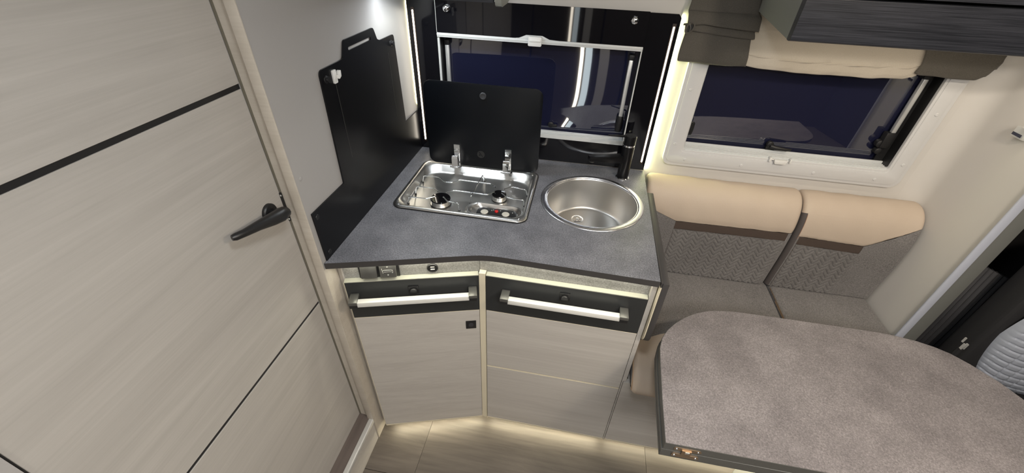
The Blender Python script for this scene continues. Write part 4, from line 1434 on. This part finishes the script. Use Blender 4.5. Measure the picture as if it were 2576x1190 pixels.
MB().lathe([(0.13, 0), (0.13, 0.008), (0.12, 0.014), (0.045, 0.020), (0.0, 0.020)], (0.88, 0.80, 0.0), 36).build('foot_plate', M['grey_trim'], tb)

# ================================================================ CAB
cs = thing('captain_chair', (1.72, 1.0, 0), 'black cab chair with pale grey quilted back seen beyond the right end of the table', 'chair')
# quilted pad with stitched squares, set in a black seat back
vs = []
fs = []
NU, NV = 120, 120
for i in range(NU + 1):
    for j in range(NV + 1):
        a_ = -1 + 2 * i / NU
        b_ = -1 + 2 * j / NV
        # square to rounded-square mapping
        xx = a_ * math.sqrt(max(0, 1 - 0.38 * b_ * b_))
        zz = b_ * math.sqrt(max(0, 1 - 0.38 * a_ * a_))
        e_ = max(abs(a_), abs(b_))
        rr = max(0.0, 1 - e_ ** 6)
        dp = 0.055 * rr ** 0.5
        g1 = abs(((a_ * 0.26 / 0.040) % 1) - 0.5) * 2
        g2 = abs(((b_ * 0.28 / 0.028 + 0.3) % 1) - 0.5) * 2
        dp -= 0.0045 * (math.exp(-((1 - g1) / 0.14) ** 2) + math.exp(-((1 - g2) / 0.18) ** 2)) * min(1, rr * 3)
        vs.append((1.655 + xx * 0.255, 1.115 - dp - 0.03 * b_, 0.735 + zz * 0.30))
for i in range(NU):
    for j in range(NV):
        n = NV + 1
        fs.append((i * n + j, (i + 1) * n + j, (i + 1) * n + j + 1, i * n + j + 1))
MB().add(vs, fs).build('quilted_pad', M['cab_quilt'], cs, smooth=60)
MB().prism(rrect(1.375, 1.94, 0.38, 1.10, 0.12, 8), 1.118, 1.21, XZ).build('seat_back', M['cab_black'], cs, bevel=0.02, seg=3)
MB().prism(rrect(1.40, 1.93, 0.66, 1.16, 0.08, 6), 0.28, 0.40, XY).build('seat_cushion', M['cab_black'], cs, bevel=0.03, seg=3)
MB().prism(rrect(1.46, 1.87, 0.72, 1.12, 0.03, 4), 0.0, 0.28, XY).build('seat_base', M['cab_black'], cs)
# pleated dark cab curtain beside the pillar
vs = []
for i in range(49):
    x = 1.332 + 0.125 * i / 48
    for z_ in (0.0, 0.3, 0.6, 0.872 - 0.05 * (i / 48)):
        vs.append((x, 1.265 + 0.009 * math.sin(i * 0.9) + 0.002 * math.sin(z_ * 9), z_))
fs = [(i * 4 + j, i * 4 + 4 + j, i * 4 + 5 + j, i * 4 + 1 + j) for i in range(48) for j in range(3)]
cc = MB().add(vs, fs).build('cab_curtain', M['cab_dark'], None, smooth=70)
sm = cc.modifiers.new('thickness', 'SOLIDIFY')
sm.thickness = 0.003
tag(cc, 'dark pleated cab curtain beside the grey pillar at the right', 'curtain')
bk = thing('seat_belt', (1.32, 1.10, 0), 'black seat belt stalk with small metal buckle beside the cab seat', 'seat belt')
MB().tube([(1.33, 1.10, 0.0), (1.328, 1.10, 0.3), (1.320, 1.10, 0.645)], 0.008, 8).build('stalk', M['cab_black'], bk)
MB().box(1.312, 1.3155, 1.09, 1.097, 0.645, 0.668).box(1.319, 1.3225, 1.09, 1.097, 0.647, 0.670).box(1.300, 1.303, 1.092, 1.097, 0.675, 0.695).build('buckle', M['alu'], bk)
# small metal bracket on the right wall
hk = thing('wall_bracket', (1.248, 1.345, 1.27), 'small brushed metal bracket high on the right wall', 'bracket')
MB().box(1.230, 1.250, 1.322, 1.366, 1.256, 1.286).build('bracket_plate', M['alu'], hk, bevel=0.003)
MB().box(1.226, 1.230, 1.328, 1.360, 1.262, 1.270).build('bracket_lip', M['chrome'], hk)
